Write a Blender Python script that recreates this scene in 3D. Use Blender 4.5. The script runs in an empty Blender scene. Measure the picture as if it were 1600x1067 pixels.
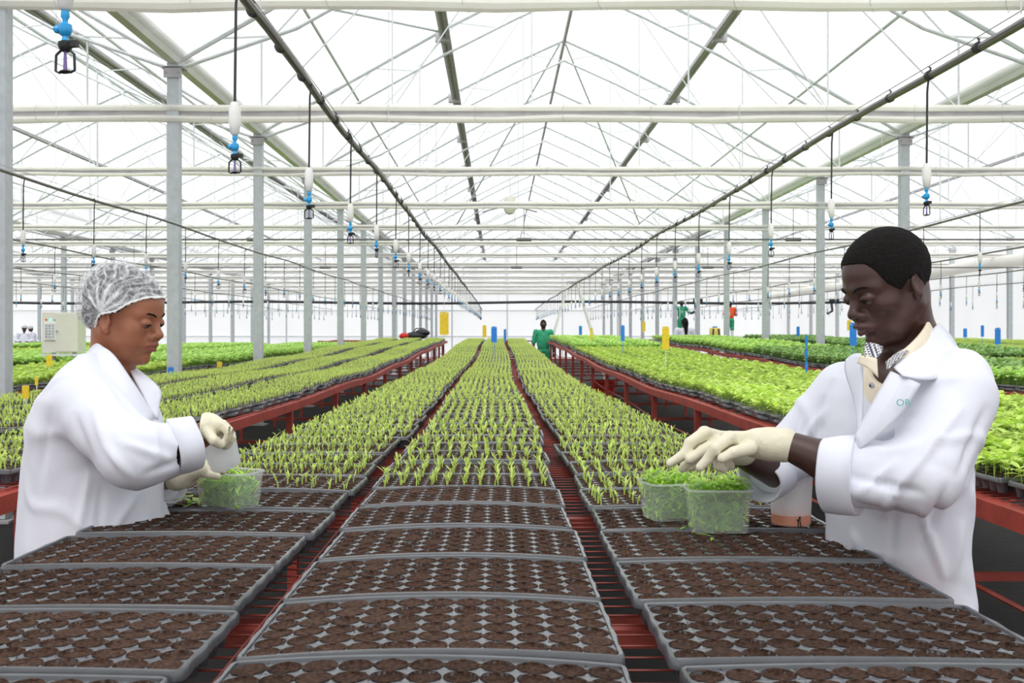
import bpy, math, random
import numpy as np
from mathutils import Vector, Matrix
random.seed(7); rng = np.random.default_rng(11)
S = bpy.context.scene; COL = S.collection
# ------------------------------------------------------------------ camera, sky, sun, exposure
CZ = 1.38; F = 1556.0; VX, VY = 779.0, 525.0          # camera height, focal length and vanishing point in pixels
cam = bpy.data.objects.new('camera', bpy.data.cameras.new('camera')); COL.objects.link(cam)
cam.location = (0, 0, CZ); cam.rotation_euler = (math.pi/2, 0, 0)
cam.data.sensor_width = 36; cam.data.lens = F*36/1600
cam.data.shift_x = (800-VX)/1600; cam.data.shift_y = -(533.5-VY)/1600
cam.data.clip_end = 300; cam.data.clip_start = 0.05
cam.data.dof.use_dof = True; cam.data.dof.focus_distance = 2.6; cam.data.dof.aperture_fstop = 14
S.camera = cam
W = bpy.data.worlds.new('overcast'); S.world = W; W.use_nodes = True
nt = W.node_tree; bg = nt.nodes['Background']
tc = nt.nodes.new('ShaderNodeTexCoord'); sp = nt.nodes.new('ShaderNodeSeparateXYZ'); mr = nt.nodes.new('ShaderNodeMapRange')
cr = nt.nodes.new('ShaderNodeValToRGB')
nt.links.new(tc.outputs['Generated'], sp.inputs[0]); nt.links.new(sp.outputs['Z'], mr.inputs[0])
mr.inputs[1].default_value = -0.2; mr.inputs[2].default_value = 1.0
nt.links.new(mr.outputs[0], cr.inputs[0]); nt.links.new(cr.outputs[0], bg.inputs[0])
cr.color_ramp.elements[0].color = (.92, .95, 1, 1); cr.color_ramp.elements[1].color = (.97, .985, 1, 1)
bg.inputs[1].default_value = 1.2
sl = bpy.data.lights.new('hazy_sun', 'SUN'); sl.energy = 1.5; sl.angle = math.radians(40); sl.color = (1, .985, .96)
so = bpy.data.objects.new('hazy_sun', sl); COL.objects.link(so); so.rotation_euler = (math.radians(38), math.radians(-8), 0)
S.view_settings.view_transform = 'Standard'; S.view_settings.look = 'None'; S.view_settings.gamma = 1
S.view_settings.use_curve_mapping = False; S.view_settings.exposure = 0.43

def P(px, py, Y):                                    # the point at distance Y seen at that place of the photograph
    return Vector(((px-VX)*Y/F, Y, CZ+(VY-py)*Y/F))
# ------------------------------------------------------------------ materials
def mat(name, col, rough=.6, metal=0, spec=.5, var=.12, scale=8, bump=0, bscale=60, trans=0, alpha=1, emit=0, sheen=0, objvar=0, coat=0):
    m = bpy.data.materials.new(name); m.use_nodes = True; n = m.node_tree.nodes; l = m.node_tree.links
    b = n['Principled BSDF']; out = n['Material Output']
    b.inputs['Roughness'].default_value = rough; b.inputs['Metallic'].default_value = metal
    b.inputs['Specular IOR Level'].default_value = spec
    if coat: b.inputs['Coat Weight'].default_value = coat; b.inputs['Coat Roughness'].default_value = .25
    tc = n.new('ShaderNodeTexCoord'); nz = n.new('ShaderNodeTexNoise'); nz.inputs['Scale'].default_value = scale; nz.inputs['Detail'].default_value = 4
    l.new(tc.outputs['Object'], nz.inputs['Vector'])
    mx = n.new('ShaderNodeMix'); mx.data_type = 'RGBA'
    c = Vector(col[:3])
    mx.inputs[6].default_value = (*[max(0, x*(1-var)) for x in c], 1); mx.inputs[7].default_value = (*[min(1, x*(1+var)) for x in c], 1)
    rp = n.new('ShaderNodeMapRange'); rp.inputs[1].default_value = .3; rp.inputs[2].default_value = .7
    l.new(nz.outputs['Fac'], rp.inputs[0]); l.new(rp.outputs[0], mx.inputs[0])
    csock = mx.outputs[2]
    if objvar:
        oi = n.new('ShaderNodeObjectInfo'); hv = n.new('ShaderNodeHueSaturation'); mm = n.new('ShaderNodeMapRange')
        mm.inputs[3].default_value = 1-objvar; mm.inputs[4].default_value = 1+objvar
        l.new(oi.outputs['Random'], mm.inputs[0]); l.new(mm.outputs[0], hv.inputs['Value']); l.new(csock, hv.inputs['Color']); csock = hv.outputs[0]
    l.new(csock, b.inputs['Base Color'])
    if bump:
        nb = n.new('ShaderNodeTexNoise'); nb.inputs['Scale'].default_value = bscale; nb.inputs['Detail'].default_value = 5
        l.new(tc.outputs['Object'], nb.inputs['Vector']); bp = n.new('ShaderNodeBump'); bp.inputs['Strength'].default_value = bump; bp.inputs['Distance'].default_value = .01
        l.new(nb.outputs['Fac'], bp.inputs['Height']); l.new(bp.outputs[0], b.inputs['Normal'])
    last = b.outputs[0]
    if trans:
        t = n.new('ShaderNodeBsdfTranslucent'); l.new(csock, t.inputs[0]); ms = n.new('ShaderNodeMixShader'); ms.inputs[0].default_value = trans
        l.new(last, ms.inputs[1]); l.new(t.outputs[0], ms.inputs[2]); last = ms.outputs[0]
    if alpha < 1:
        t = n.new('ShaderNodeBsdfTransparent'); ms = n.new('ShaderNodeMixShader'); ms.inputs[0].default_value = alpha
        l.new(t.outputs[0], ms.inputs[1]); l.new(last, ms.inputs[2]); last = ms.outputs[0]
    if emit:
        b.inputs['Emission Color'].default_value = (*c, 1); b.inputs['Emission Strength'].default_value = emit
    l.new(last, out.inputs[0]); m['c'] = 1
    return m
def sr(r, g, b):                                      # sRGB 0-255 to linear
    f = lambda v: (v/255/12.92 if v/255 <= .04045 else ((v/255+.055)/1.055)**2.4)
    return (f(r), f(g), f(b))
M = {}
M['film'] = mat('greenhouse_film', (.93, .94, .95), .5, var=.03, scale=.7, trans=.55, alpha=.4)
M['wallfilm'] = mat('wall_film', (.74, .73, .71), .6, var=.03, scale=.5, trans=.6, alpha=.93)
M['galv'] = mat('galvanised_steel', sr(216, 221, 222), .5, .05, var=.08, scale=14)
M['galvdark'] = mat('weathered_steel', sr(180, 177, 180), .5, .1, var=.12, scale=6)
M['screen'] = mat('cream_screen_cloth', sr(255, 253, 247), .8, var=.03, scale=3, trans=.5, bump=.3, bscale=20)
M['gutter'] = mat('gutter_cream', sr(242, 242, 240), .6, var=.06, scale=2)
M['post'] = mat('post_steel', sr(188, 194, 197), .5, .1, var=.08, scale=14)
M['pipe'] = mat('grey_pipe', sr(112, 110, 108), .4, var=.12, scale=9)
M['black'] = mat('black_plastic', (.012, .012, .013), .45, var=.2)
M['tube'] = mat('dark_tube', (.03, .03, .033), .5, var=.2)
M['white'] = mat('white_plastic', sr(236, 236, 232), .4, var=.03)
M['blue'] = mat('blue_plastic', sr(45, 165, 228), .35, var=.05)
M['purple'] = mat('purple_plastic', sr(125, 105, 165), .4, var=.05)
M['red'] = mat('red_oxide_paint', sr(160, 64, 52), .5, var=.22, scale=9, bump=.15, bscale=60)
M['redwire'] = mat('red_wire', sr(150, 62, 50), .5, var=.2, scale=12)
M['tray'] = mat('tray_plastic', sr(84, 86, 90), .25, spec=.7, var=.14, scale=22, bump=.05, bscale=120, objvar=.12)
M['soil'] = mat('compost', sr(84, 64, 54), .95, spec=.15, var=.5, scale=160, bump=.9, bscale=260, objvar=.18)
M['sprout'] = mat('sprout_green', sr(208, 230, 120), .5, var=.2, scale=30, trans=.35, objvar=.08)
M['leafbright'] = mat('leaf_bright', sr(204, 232, 108), .42, var=.28, scale=12, trans=.35, objvar=.08)
M['leafmid'] = mat('leaf_mid', sr(182, 218, 112), .45, var=.25, scale=8, trans=.35, objvar=.12)
M['leafdark'] = mat('leaf_dark', sr(152, 188, 110), .5, var=.25, scale=8, trans=.3, objvar=.12)
M['cutleaf'] = mat('cut_leaf', sr(180, 220, 76), .45, var=.35, scale=60, trans=.35)
M['floor'] = mat('dark_ground', sr(22, 21, 20), .9, var=.35, scale=3, bump=.5, bscale=15)
M['coat'] = mat('white_coat_cloth', sr(226, 228, 238), .85, spec=.2, var=.015, scale=5, bump=.05, bscale=500)
M['shirt'] = mat('cream_shirt', sr(232, 220, 198), .85, spec=.2, var=.04, scale=60)
M['skinw'] = mat('brown_skin', sr(152, 96, 70), .42, spec=.45, var=.10, scale=22, bump=.04, bscale=300)
M['skinm'] = mat('dark_brown_skin', sr(70, 45, 38), .4, spec=.5, var=.12, scale=22, bump=.04, bscale=300)
M['lipw'] = mat('rose_lips', sr(140, 76, 66), .35, var=.08, scale=60)
M['lipm'] = mat('dark_lips', sr(84, 54, 52), .38, var=.08, scale=60)
M['hair'] = mat('black_hair', (.012, .010, .009), .85, spec=.2, var=.3, scale=200, bump=1.0, bscale=420)
M['eye'] = mat('shaded_eye_white', sr(110, 92, 84), .25, var=.02)  # sclera colour darkened to carry the shadow under the lowered lids
M['iris'] = mat('dark_iris', (.01, .007, .006), .15, var=.02)
M['glove'] = mat('latex_glove', sr(232, 226, 200), .42, spec=.4, var=.06, scale=40, bump=.25, bscale=70, trans=.08)
M['yellow'] = mat('yellow_card', sr(232, 200, 40), .5, var=.15, scale=40)
M['cardblue'] = mat('blue_card', sr(40, 130, 222), .5, var=.12, scale=40)
M['panel'] = mat('cream_enclosure', sr(222, 221, 208), .5, var=.02)
M['greencloth'] = mat('green_workwear', sr(52, 160, 118), .85, var=.15, scale=12)
M['orangecloth'] = mat('orange_shirt', sr(232, 92, 48), .85, var=.12, scale=12)
M['redplastic'] = mat('red_plastic', sr(215, 40, 30), .4, var=.06)
M['orangeliquid'] = mat('orange_liquid', (.98, .30, .035), .2, var=.03, trans=.4)
M['clear'] = mat('clear_plastic', (.93, .96, .95), .12, var=.02, alpha=.24)
M['frost'] = mat('frosted_plastic', (.90, .92, .94), .35, var=.02, trans=.5, alpha=.5)
M['brass'] = mat('valve_brass', sr(120, 100, 70), .4, .6)

def check_mat():
    m = bpy.data.materials.new('checked_collar'); m.use_nodes = True; n = m.node_tree.nodes; l = m.node_tree.links
    tc = n.new('ShaderNodeTexCoord'); ck = n.new('ShaderNodeTexChecker'); ck.inputs['Scale'].default_value = 230
    ck.inputs[1].default_value = (.04, .045, .10, 1); ck.inputs[2].default_value = (.75, .74, .72, 1)
    l.new(tc.outputs['Object'], ck.inputs[0]); l.new(ck.outputs[0], n['Principled BSDF'].inputs['Base Color'])
    n['Principled BSDF'].inputs['Roughness'].default_value = .85
    return m
M['check'] = check_mat()
def net_mat():                                        # crinkled non-woven hair net: fibres denser in the pleats
    m = bpy.data.materials.new('hair_net'); m.use_nodes = True; n = m.node_tree.nodes; l = m.node_tree.links
    b = n['Principled BSDF']; b.inputs['Base Color'].default_value = (.86, .88, .90, 1); b.inputs['Roughness'].default_value = .7
    at = n.new('ShaderNodeAttribute'); at.attribute_name = 'fold'
    tc = n.new('ShaderNodeTexCoord'); nz = n.new('ShaderNodeTexNoise'); nz.inputs['Scale'].default_value = 55; nz.inputs['Detail'].default_value = 3
    l.new(tc.outputs['Object'], nz.inputs[0])
    mp = n.new('ShaderNodeMapping'); mp.inputs['Scale'].default_value = (1, 1, .35); l.new(tc.outputs['Object'], mp.inputs[0])
    vo = n.new('ShaderNodeTexNoise'); vo.inputs['Scale'].default_value = 60; vo.inputs['Detail'].default_value = 5; vo.inputs['Distortion'].default_value = .7; l.new(mp.outputs[0], vo.inputs[0])
    rd = n.new('ShaderNodeMath'); rd.operation = 'SUBTRACT'; rd.inputs[1].default_value = .5; l.new(vo.outputs['Fac'], rd.inputs[0]); ab = n.new('ShaderNodeMath'); ab.operation = 'ABSOLUTE'; l.new(rd.outputs[0], ab.inputs[0])
    r = n.new('ShaderNodeMapRange'); r.inputs[1].default_value = 0; r.inputs[2].default_value = .06; r.inputs[3].default_value = .2; r.inputs[4].default_value = 0
    l.new(ab.outputs[0], r.inputs[0])
    a1 = n.new('ShaderNodeMath'); a1.operation = 'MULTIPLY_ADD'; a1.inputs[1].default_value = .34; l.new(nz.outputs[0], a1.inputs[0]); l.new(at.outputs['Fac'], a1.inputs[2])
    a2 = n.new('ShaderNodeMath'); a2.operation = 'ADD'; a2.use_clamp = True; l.new(a1.outputs[0], a2.inputs[0]); l.new(r.outputs[0], a2.inputs[1])
    t = n.new('ShaderNodeBsdfTransparent'); ms = n.new('ShaderNodeMixShader')
    l.new(a2.outputs[0], ms.inputs[0]); l.new(t.outputs[0], ms.inputs[1]); l.new(b.outputs[0], ms.inputs[2]); l.new(ms.outputs[0], n['Material Output'].inputs[0])
    return m
M['net'] = net_mat()

# ------------------------------------------------------------------ mesh tools
class MB:
    def __init__(s): s.v = []; s.f = []; s.m = []
    def add(s, vs, fs, mi=0):
        o = len(s.v); s.v += [tuple(v) for v in vs]; s.f += [tuple(i+o for i in f) for f in fs]; s.m += [mi]*len(fs)
    def box(s, c, d, rz=0, mi=0, R=None):
        c = Vector(c); R = R or Matrix.Rotation(rz, 3, 'Z')
        vs = [c+R@Vector((sx*d[0]/2, sy*d[1]/2, sz*d[2]/2)) for sx in (-1, 1) for sy in (-1, 1) for sz in (-1, 1)]
        s.add(vs, [(0, 1, 3, 2), (4, 6, 7, 5), (0, 4, 5, 1), (2, 3, 7, 6), (0, 2, 6, 4), (1, 5, 7, 3)], mi)
    def tube(s, pts, r, n=8, mi=0, cap=True, sq=False):
        pts = [Vector(p) for p in pts]; rs = r if isinstance(r, (list, tuple)) else [r]*len(pts); vs = []; N = len(pts); fs = []
        prev = None
        for i, p in enumerate(pts):
            t = (pts[min(i+1, N-1)]-pts[max(i-1, 0)])
            t = t.normalized() if t.length > 1e-9 else Vector((0, 0, 1))
            if prev is None:
                up = Vector((0, 0, 1)) if abs(t.z) < .9 else Vector((1, 0, 0)); a = t.cross(up).normalized()
            else:
                a = prev - t*prev.dot(t); a = a.normalized() if a.length > 1e-6 else t.orthogonal().normalized()
            prev = a; b = t.cross(a)
            for k in range(n):
                an = 2*math.pi*(k+(.5 if sq else 0))/n
                vs.append(p+(a*math.cos(an)+b*math.sin(an))*rs[i]*(1.414 if sq else 1))
        for i in range(N-1):
            for k in range(n):
                fs.append((i*n+k, i*n+(k+1) % n, (i+1)*n+(k+1) % n, (i+1)*n+k))
        if cap: fs.append(tuple(range(n))[::-1]); fs.append(tuple((N-1)*n+k for k in range(n)))
        s.add(vs, fs, mi)
    def bar(s, a, b, w, mi=0): s.tube([a, b], w/2, 4, mi, True, True)
    def lathe(s, c, prof, n=20, mi=0, R=None):
        vs = []; fs = []; R = R or Matrix.Identity(3); c = Vector(c)
        for r, z in prof:
            for k in range(n): vs.append(c+R@Vector((r*math.cos(2*math.pi*k/n), r*math.sin(2*math.pi*k/n), z)))
        for i in range(len(prof)-1):
            for k in range(n): fs.append((i*n+k, i*n+(k+1) % n, (i+1)*n+(k+1) % n, (i+1)*n+k))
        s.add(vs, fs, mi)
    def ball(s, c, r, n=10, mi=0, R=None):
        r = r if hasattr(r, '__len__') else (r, r, r); R = R or Matrix.Identity(3); vs = []; fs = []; c = Vector(c); mm = n//2
        for i in range(mm+1):
            th = math.pi*i/mm
            for k in range(n): vs.append(c+R@Vector((r[0]*math.sin(th)*math.cos(2*math.pi*k/n), r[1]*math.sin(th)*math.sin(2*math.pi*k/n), r[2]*math.cos(th))))
        for i in range(mm):
            for k in range(n): fs.append((i*n+k, (i+1)*n+k, (i+1)*n+(k+1) % n, i*n+(k+1) % n))
        s.add(vs, fs, mi)
    def mesh(s, name, mats, smooth=True):
        me = bpy.data.meshes.new(name); me.from_pydata(s.v, [], s.f)
        for m in (mats if isinstance(mats, (list, tuple)) else [mats]): me.materials.append(m)
        me.polygons.foreach_set('material_index', s.m)
        if smooth: shade(me)
        me.update(); return me
    def build(s, name, mats, parent=None, smooth=True): return link(name, s.mesh(name, mats, smooth), parent)
def shade(me, ang=40):
    me.polygons.foreach_set('use_smooth', [True]*len(me.polygons))
    try: me.set_sharp_from_angle(angle=math.radians(ang))
    except Exception: pass
def link(name, me, parent=None, loc=None):
    o = bpy.data.objects.new(name, me); COL.objects.link(o)
    if parent: o.parent = parent
    if loc is not None: o.location = loc
    return o
def tag(o, label=None, cat=None, group=None, kind=None):
    if label: o['label'] = label
    if cat: o['category'] = cat
    if group: o['group'] = group
    if kind: o['kind'] = kind
    return o
def thing(name, loc, label, cat, group=None, rz=0):
    o = bpy.data.objects.new(name, None); COL.objects.link(o); o.location = loc; o.rotation_euler = (0, 0, rz); o.empty_display_size = .05
    return tag(o, label, cat, group)
def copytree(o, parent=None, name=None):
    c = o.copy(); COL.objects.link(c); c.parent = parent
    for ch in list(o.children): copytree(ch, c)
    return c
ORD = 'zeroth first second third fourth fifth sixth seventh eighth ninth tenth eleventh twelfth thirteenth fourteenth fifteenth sixteenth seventeenth eighteenth nineteenth twentieth'.split()
TENS = {2: 'twenty', 3: 'thirty', 4: 'forty', 5: 'fifty', 6: 'sixty', 7: 'seventy', 8: 'eighty', 9: 'ninety'}
def ordw(n):
    if n <= 20: return ORD[n]
    t, u = divmod(n, 10)
    return TENS[t][:-1]+'ieth' if u == 0 else TENS[t]+'-'+ORD[u]
def fast(name, V, T, Q, mats, mi=None, smooth=True):     # numpy arrays: vertices, triangles, quads
    me = bpy.data.meshes.new(name); V = np.asarray(V, np.float32); T = np.asarray(T, np.int32).reshape(-1, 3); Q = np.asarray(Q, np.int32).reshape(-1, 4)
    me.vertices.add(len(V)); me.vertices.foreach_set('co', V.ravel())
    nl = T.size+Q.size; me.loops.add(nl); me.loops.foreach_set('vertex_index', np.concatenate([T.ravel(), Q.ravel()]))
    me.polygons.add(len(T)+len(Q))
    st = np.concatenate([np.arange(len(T))*3, len(T)*3+np.arange(len(Q))*4]).astype(np.int32)
    me.polygons.foreach_set('loop_start', st)
    for m in (mats if isinstance(mats, (list, tuple)) else [mats]): me.materials.append(m)
    if mi is not None: me.polygons.foreach_set('material_index', np.asarray(mi, np.int32))
    me.update(calc_edges=True); me.validate()
    if smooth: me.polygons.foreach_set('use_smooth', np.ones(len(me.polygons), bool))
    return me
def tile(Vt, Tt, Qt, xf):       # copies of a template; xf rows: x, y, z, rot, scale
    n = len(Vt); k = len(xf); c = np.cos(xf[:, 3])*xf[:, 4]; s = np.sin(xf[:, 3])*xf[:, 4]
    X = Vt[None, :, 0]*c[:, None]-Vt[None, :, 1]*s[:, None]+xf[:, 0:1]; Y = Vt[None, :, 0]*s[:, None]+Vt[None, :, 1]*c[:, None]+xf[:, 1:2]
    Z = Vt[None, :, 2]*xf[:, 4:5]+xf[:, 2:3]
    V = np.stack([X, Y, Z], -1).reshape(-1, 3); off = (np.arange(k)*n)[:, None, None]
    T = (Tt[None]+off).reshape(-1, 3) if len(Tt) else np.zeros((0, 3), int); Q = (Qt[None]+off).reshape(-1, 4) if len(Qt) else np.zeros((0, 4), int)
    return V, T, Q
def join(parts):
    V = []; T = []; Q = []; o = 0
    for v, t, q in parts:
        V.append(v); T.append(np.asarray(t).reshape(-1, 3)+o); Q.append(np.asarray(q).reshape(-1, 4)+o); o += len(v)
    return np.concatenate(V), np.concatenate(T).astype(int), np.concatenate(Q).astype(int)

# ------------------------------------------------------------------ the setting
XR = 16.28; XL = -33.72; YB = 61.0; YF = -3.0
RIDGES = [1.28, -8.72, -18.72, -28.72, 11.28]; GUT = CZ+3.15
PROF = [(-5, GUT), (-3.6, CZ+3.95), (-2.15, CZ+4.76), (-1.0, CZ+5.34), (0, CZ+5.79), (1.0, CZ+5.34), (2.15, CZ+4.76), (3.6, CZ+3.95), (5, GUT)]
def struct(o): o['kind'] = 'structure'; return o
m = MB(); m.box(((XL+XR)/2, (YF+YB)/2, -.05), (XR-XL, YB-YF, .1)); struct(m.build('floor', M['floor']))
m = MB()
for rx in RIDGES:
    for (a, za), (b, zb) in zip(PROF, PROF[1:]):
        m.add([(rx+a, YF, za+.1), (rx+b, YF, zb+.1), (rx+b, YB, zb+.1), (rx+a, YB, za+.1)], [(0, 1, 2, 3)])
struct(m.build('ceiling', M['film']))
def gable(m, y, x0, x1):
    for rx in RIDGES:
        if rx-5 < x0-.1 or rx+5 > x1+.1: continue
        m.add([(rx+a, y, z+.1) for a, z in PROF]+[(rx+5, y, 0), (rx-5, y, 0)], [tuple(range(11))])
m = MB(); gable(m, YB, XL, XR); struct(m.build('wall_back', M['wallfilm'], smooth=False))
m = MB(); gable(m, YF, XL, XR); struct(m.build('wall_front', M['wallfilm'], smooth=False))
for nm, x in (('wall_left', XL), ('wall_right', XR)):
    m = MB(); m.add([(x, YF, 0), (x, YB, 0), (x, YB, GUT+.1), (x, YF, GUT+.1)], [(0, 1, 2, 3)]); struct(m.build(nm, M['wallfilm'], smooth=False))
# frame of the back wall
for zi, z in enumerate((1.35, CZ+1.55, CZ+2.66)):
    m = MB(); m.bar((XL, YB-.1, z), (XR, YB-.1, z), .07); struct(m.build('trim_%d' % (zi+1), M['galv']))
for i, x in enumerate(np.arange(-33.3, 16, 3.37)):
    px = VX+F*x/YB
    m = MB(); m.bar((x+.13, YB-.2, 0), (x+.13, YB-.2, 5.6), .09)
    o = m.build('wall_post', M['galv'])
    if 0 < px < 1600: tag(o, 'grey steel upright of the far white end wall, %s from the left edge' % ordw(max(1, int(i))), 'post', 'uprights of the end wall')
    else: tag(o, 'grey steel upright of the end wall, outside the view', 'post', 'uprights of the end wall')
# longitudinal members: gutters, vent rails, ridge pipes, purlins
gx = [(-3.72, 'left of the middle bay'), (6.28, 'right of the middle bay'), (-13.72, 'one bay further left'), (-23.72, 'two bays further left')]
for x, w in gx:
    m = MB(); y0, y1 = YF+.05, YB-.1
    pr = [(-.12, .1), (-.12, .06), (-.05, -.05), (.05, -.05), (.12, .06), (.12, .1), (.04, -.02), (-.04, -.02)]
    m.add([(x+a, y, GUT+.02+b) for y in (y0, y1) for a, b in pr], [tuple((i, (i+1) % 8, 8+(i+1) % 8, 8+i)) for i in range(8)]+[tuple(range(8)), tuple(range(15, 7, -1))])
    tag(m.build('roof_gutter', M['gutter'], smooth=False), 'long cream roof gutter, '+w, 'gutter')
M['apron'] = mat('gutter_apron_film', (.80, .80, .79), .6, var=.06, scale=1.2, trans=.5, alpha=.42)
for i, (rx, sx) in enumerate(((1.28, -1), (1.28, 1), (-8.72, 1), (11.28, -1))):      # second film layer beside the gutters
    m = MB(); m.add([(rx+sx*a, y, z) for y in (YF+.05, YB-.1) for a, z in ((4.92, GUT+.02), (3.75, CZ+3.88))], [(0, 1, 3, 2)]); struct(m.build('trim_%d' % (i+4), M['apron']))
def baywords(rx): return {1.28: 'middle bay', -8.72: 'first bay on the left', -18.72: 'second bay on the left', -28.72: 'outermost bay on the left', 11.28: 'bay on the right'}[rx]
for rx in RIDGES:
    near = rx == 1.28
    for sx in (-1, 1):
        m = MB(); x = rx+sx*2.15; z = CZ+4.66
        m.tube([(x, YF+.1, z), (x, YB-.1, z)], .05, 8); m.bar((x-.09*sx, YF+.1, z-.03), (x-.09*sx, YB-.1, z-.03), .07)
        if near: 
            for k in range(14): m.box((x, 7.43+4*k+.02, z-.02), (.22, .1, .16))
        tag(m.build('vent_rail', M['galvdark']), 'grey twin roof rail, %s side, %s' % ('left' if sx < 0 else 'right', baywords(rx)), 'rail')
    m = MB(); m.tube([(rx, YF+.1, CZ+5.74), (rx, YB-.1, CZ+5.74)], .035, 6)
    tag(m.build('ridge_pipe', M['galvdark' if near else 'galv']), 'thin steel ridge pipe along the top of the '+baywords(rx), 'pipe')
    for sx in (-1, 1):
        m = MB(); x = rx+sx*3.6; m.tube([(x, YF+.1, CZ+3.9), (x, YB-.1, CZ+3.9)], .022, 6)
        tag(m.build('purlin', M['galv']), 'thin steel purlin low on the %s slope of the %s' % ('left' if sx < 0 else 'right', baywords(rx)), 'purlin')
# trusses: made once, copied
def make_truss():
    root = thing('roof_truss', (0, 0, 0), 'x', 'truss')
    up = [(a, z-.02) for a, z in PROF]; lo = [(a, z-(.42 if abs(a) < 4.9 else .1)) for a, z in PROF]
    m = MB(); m.tube([(a, 0, z) for a, z in up], .032, 6); m.build('upper_chord', M['galv'], root)
    m = MB(); m.tube([(a, 0, z) for a, z in lo], .022, 6); m.build('lower_chord', M['galv'], root)
    m = MB(); f = lambda pr, x: (x, 0, float(np.interp(x, [p[0] for p in pr], [p[1] for p in pr])))
    xs = np.linspace(-4.5, 4.5, 15)
    for i in range(14):
        m.bar(f(lo, xs[i]) if i % 2 else f(up, xs[i]), f(up, xs[i+1]) if i % 2 else f(lo, xs[i+1]), .016)
    for x in (-4, -2.5, -.9, .9, 2.5, 4): a = f(lo, x); m.bar(a, (x, 0, CZ+2.6), .018)
    for a, b in ((-2.5, -.9), (2.5, .9), (-4, -2.5), (4, 2.5)): m.bar((a, 0, CZ+2.6), f(lo, b), .014)
    m.build('web', M['galv'], root)
    return root
tr0 = make_truss(); used = False
for rx in RIDGES:
    for k in range(-1, 14):
        y = 7.43+4*k
        if rx != 1.28 and k < 0: continue
        o = tr0 if not used else copytree(tr0); used = True
        o.location = (rx, y, 0); lab = 'grey steel roof truss of the %s, %s from the camera' % (baywords(rx), ordw(k+2) if rx == 1.28 else ordw(k+1))
        tag(o, lab, 'truss', 'roof trusses')
# sloping wind braces in the middle bay
for k, (a, b) in enumerate((((-3.6, 8, CZ+3.1), (-.87, 15.4, CZ+4.7)), ((1.3, 19.4, CZ+5.7), (3.4, 24, CZ+2.7)), ((1.2, 19.4, CZ+5.7), (-1.0, 24, CZ+2.7)))):
    m = MB(); m.tube([a, b], .02, 6); tag(m.build('wind_brace', M['galv']), ['thin sloping brace at the left roof slope of the middle bay', 'thin sloping brace down to the right from the ridge', 'thin sloping brace down to the left from the ridge'][k], 'brace')
# crossbeams with rolled screens
for k in range(14):
    y = 7.43+4*k
    n = ordw(k+1)
    m = MB(); m.box(((XL+XR)/2, y, CZ+2.545), (XR-XL-.1, .07, .07 if k < 2 else .05))
    tag(m.build('crossbeam', M['galvdark']), 'long steel crossbeam between the screen rolls, %s from the camera' % n, 'beam', 'crossbeams')
    root = thing('rolled_screen', (0, y, 0), 'cream shade cloth rolled along the %s crossbeam from the camera' % n, 'shade cloth', 'rolled shade cloths')
    for dz, r, nm in ((.075, .045, 'cloth_roll'), (-.085, .05, 'cloth_roll')) if k == 0 else (((.062, .036, 'cloth_roll'), (-.068, .04, 'cloth_roll')) if k == 1 else ((.044, .026, 'cloth_roll'), (-.048, .028, 'cloth_roll'))):
        m = MB(); pts = []; 
        for i, x in enumerate(np.arange(XL+.1, XR, .8)):
            pts.append((x, -.05, CZ+2.545+dz+.012*math.sin(i*1.9+k)*(1 if dz < 0 else .4)))
        m.tube(pts, [r*(1+.12*math.sin(i*2.3+k*3)) for i in range(len(pts))], 8)
        m.build(nm, M['screen'], root)
    m = MB(); 
    for x in np.arange(XL+.5, XR, 1.0):
        if abs(x) < 14: m.tube([(x+.06*math.cos(t), -.05+.075*math.cos(t)*.9, CZ+2.545+(.15 if k == 0 else .115 if k == 1 else .085)*math.sin(t)) for t in np.linspace(0, 6.2, 9)], .0018, 4)
    if k < 5: m.build('tie_cord', M['galvdark'], root)
# posts
def make_post():
    root = thing('steel_post', (0, 0, 0), 'x', 'post')
    m = MB(); w = .062
    m.box((0, 0, GUT/2), (2*w, .012, GUT-.05)); m.box((-w, 0, GUT/2), (.012, .12, GUT-.05)); m.box((w, 0, GUT/2), (.012, .12, GUT-.05)); m.box((0, .05, GUT/2), (.1, .01, GUT-.05)); m.box((0, -.055, GUT/2), (.118, .008, GUT-.05))
    m.build('shaft', M['post'], root, False)
    m = MB(); m.box((0, 0, GUT-.08), (.26, .16, .02)); m.box((0, -.07, GUT-.14), (.2, .02, .12))
    for sx in (-.07, .07): m.ball((sx, -.085, GUT-.14), .012, 6)
    m.build('head_plate', M['galvdark'], root, False)
    m = MB(); m.box((0, 0, .01), (.25, .25, .02)); m.build('foot_plate', M['galvdark'], root, False)
    return root
p0 = make_post(); used = False
for x, wl in ((-3.72, 'row left of the middle bench'), (6.28, 'row right of the middle bench'), (-13.72, 'second row on the left'), (-23.72, 'third row on the left'), (XR-.15, 'row along the right wall')):
    c = 0
    for k in range(-1, 14):
        y = 7.43+4*k; px = VX+F*x/y
        if px < -40 or px > 1640: continue
        c += 1; o = p0 if not used else copytree(p0); used = True
        o.location = (x, y, 0); tag(o, 'tall grey steel post, %s, %s from the camera' % (wl, ordw(c)), 'post', 'greenhouse posts')
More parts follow.
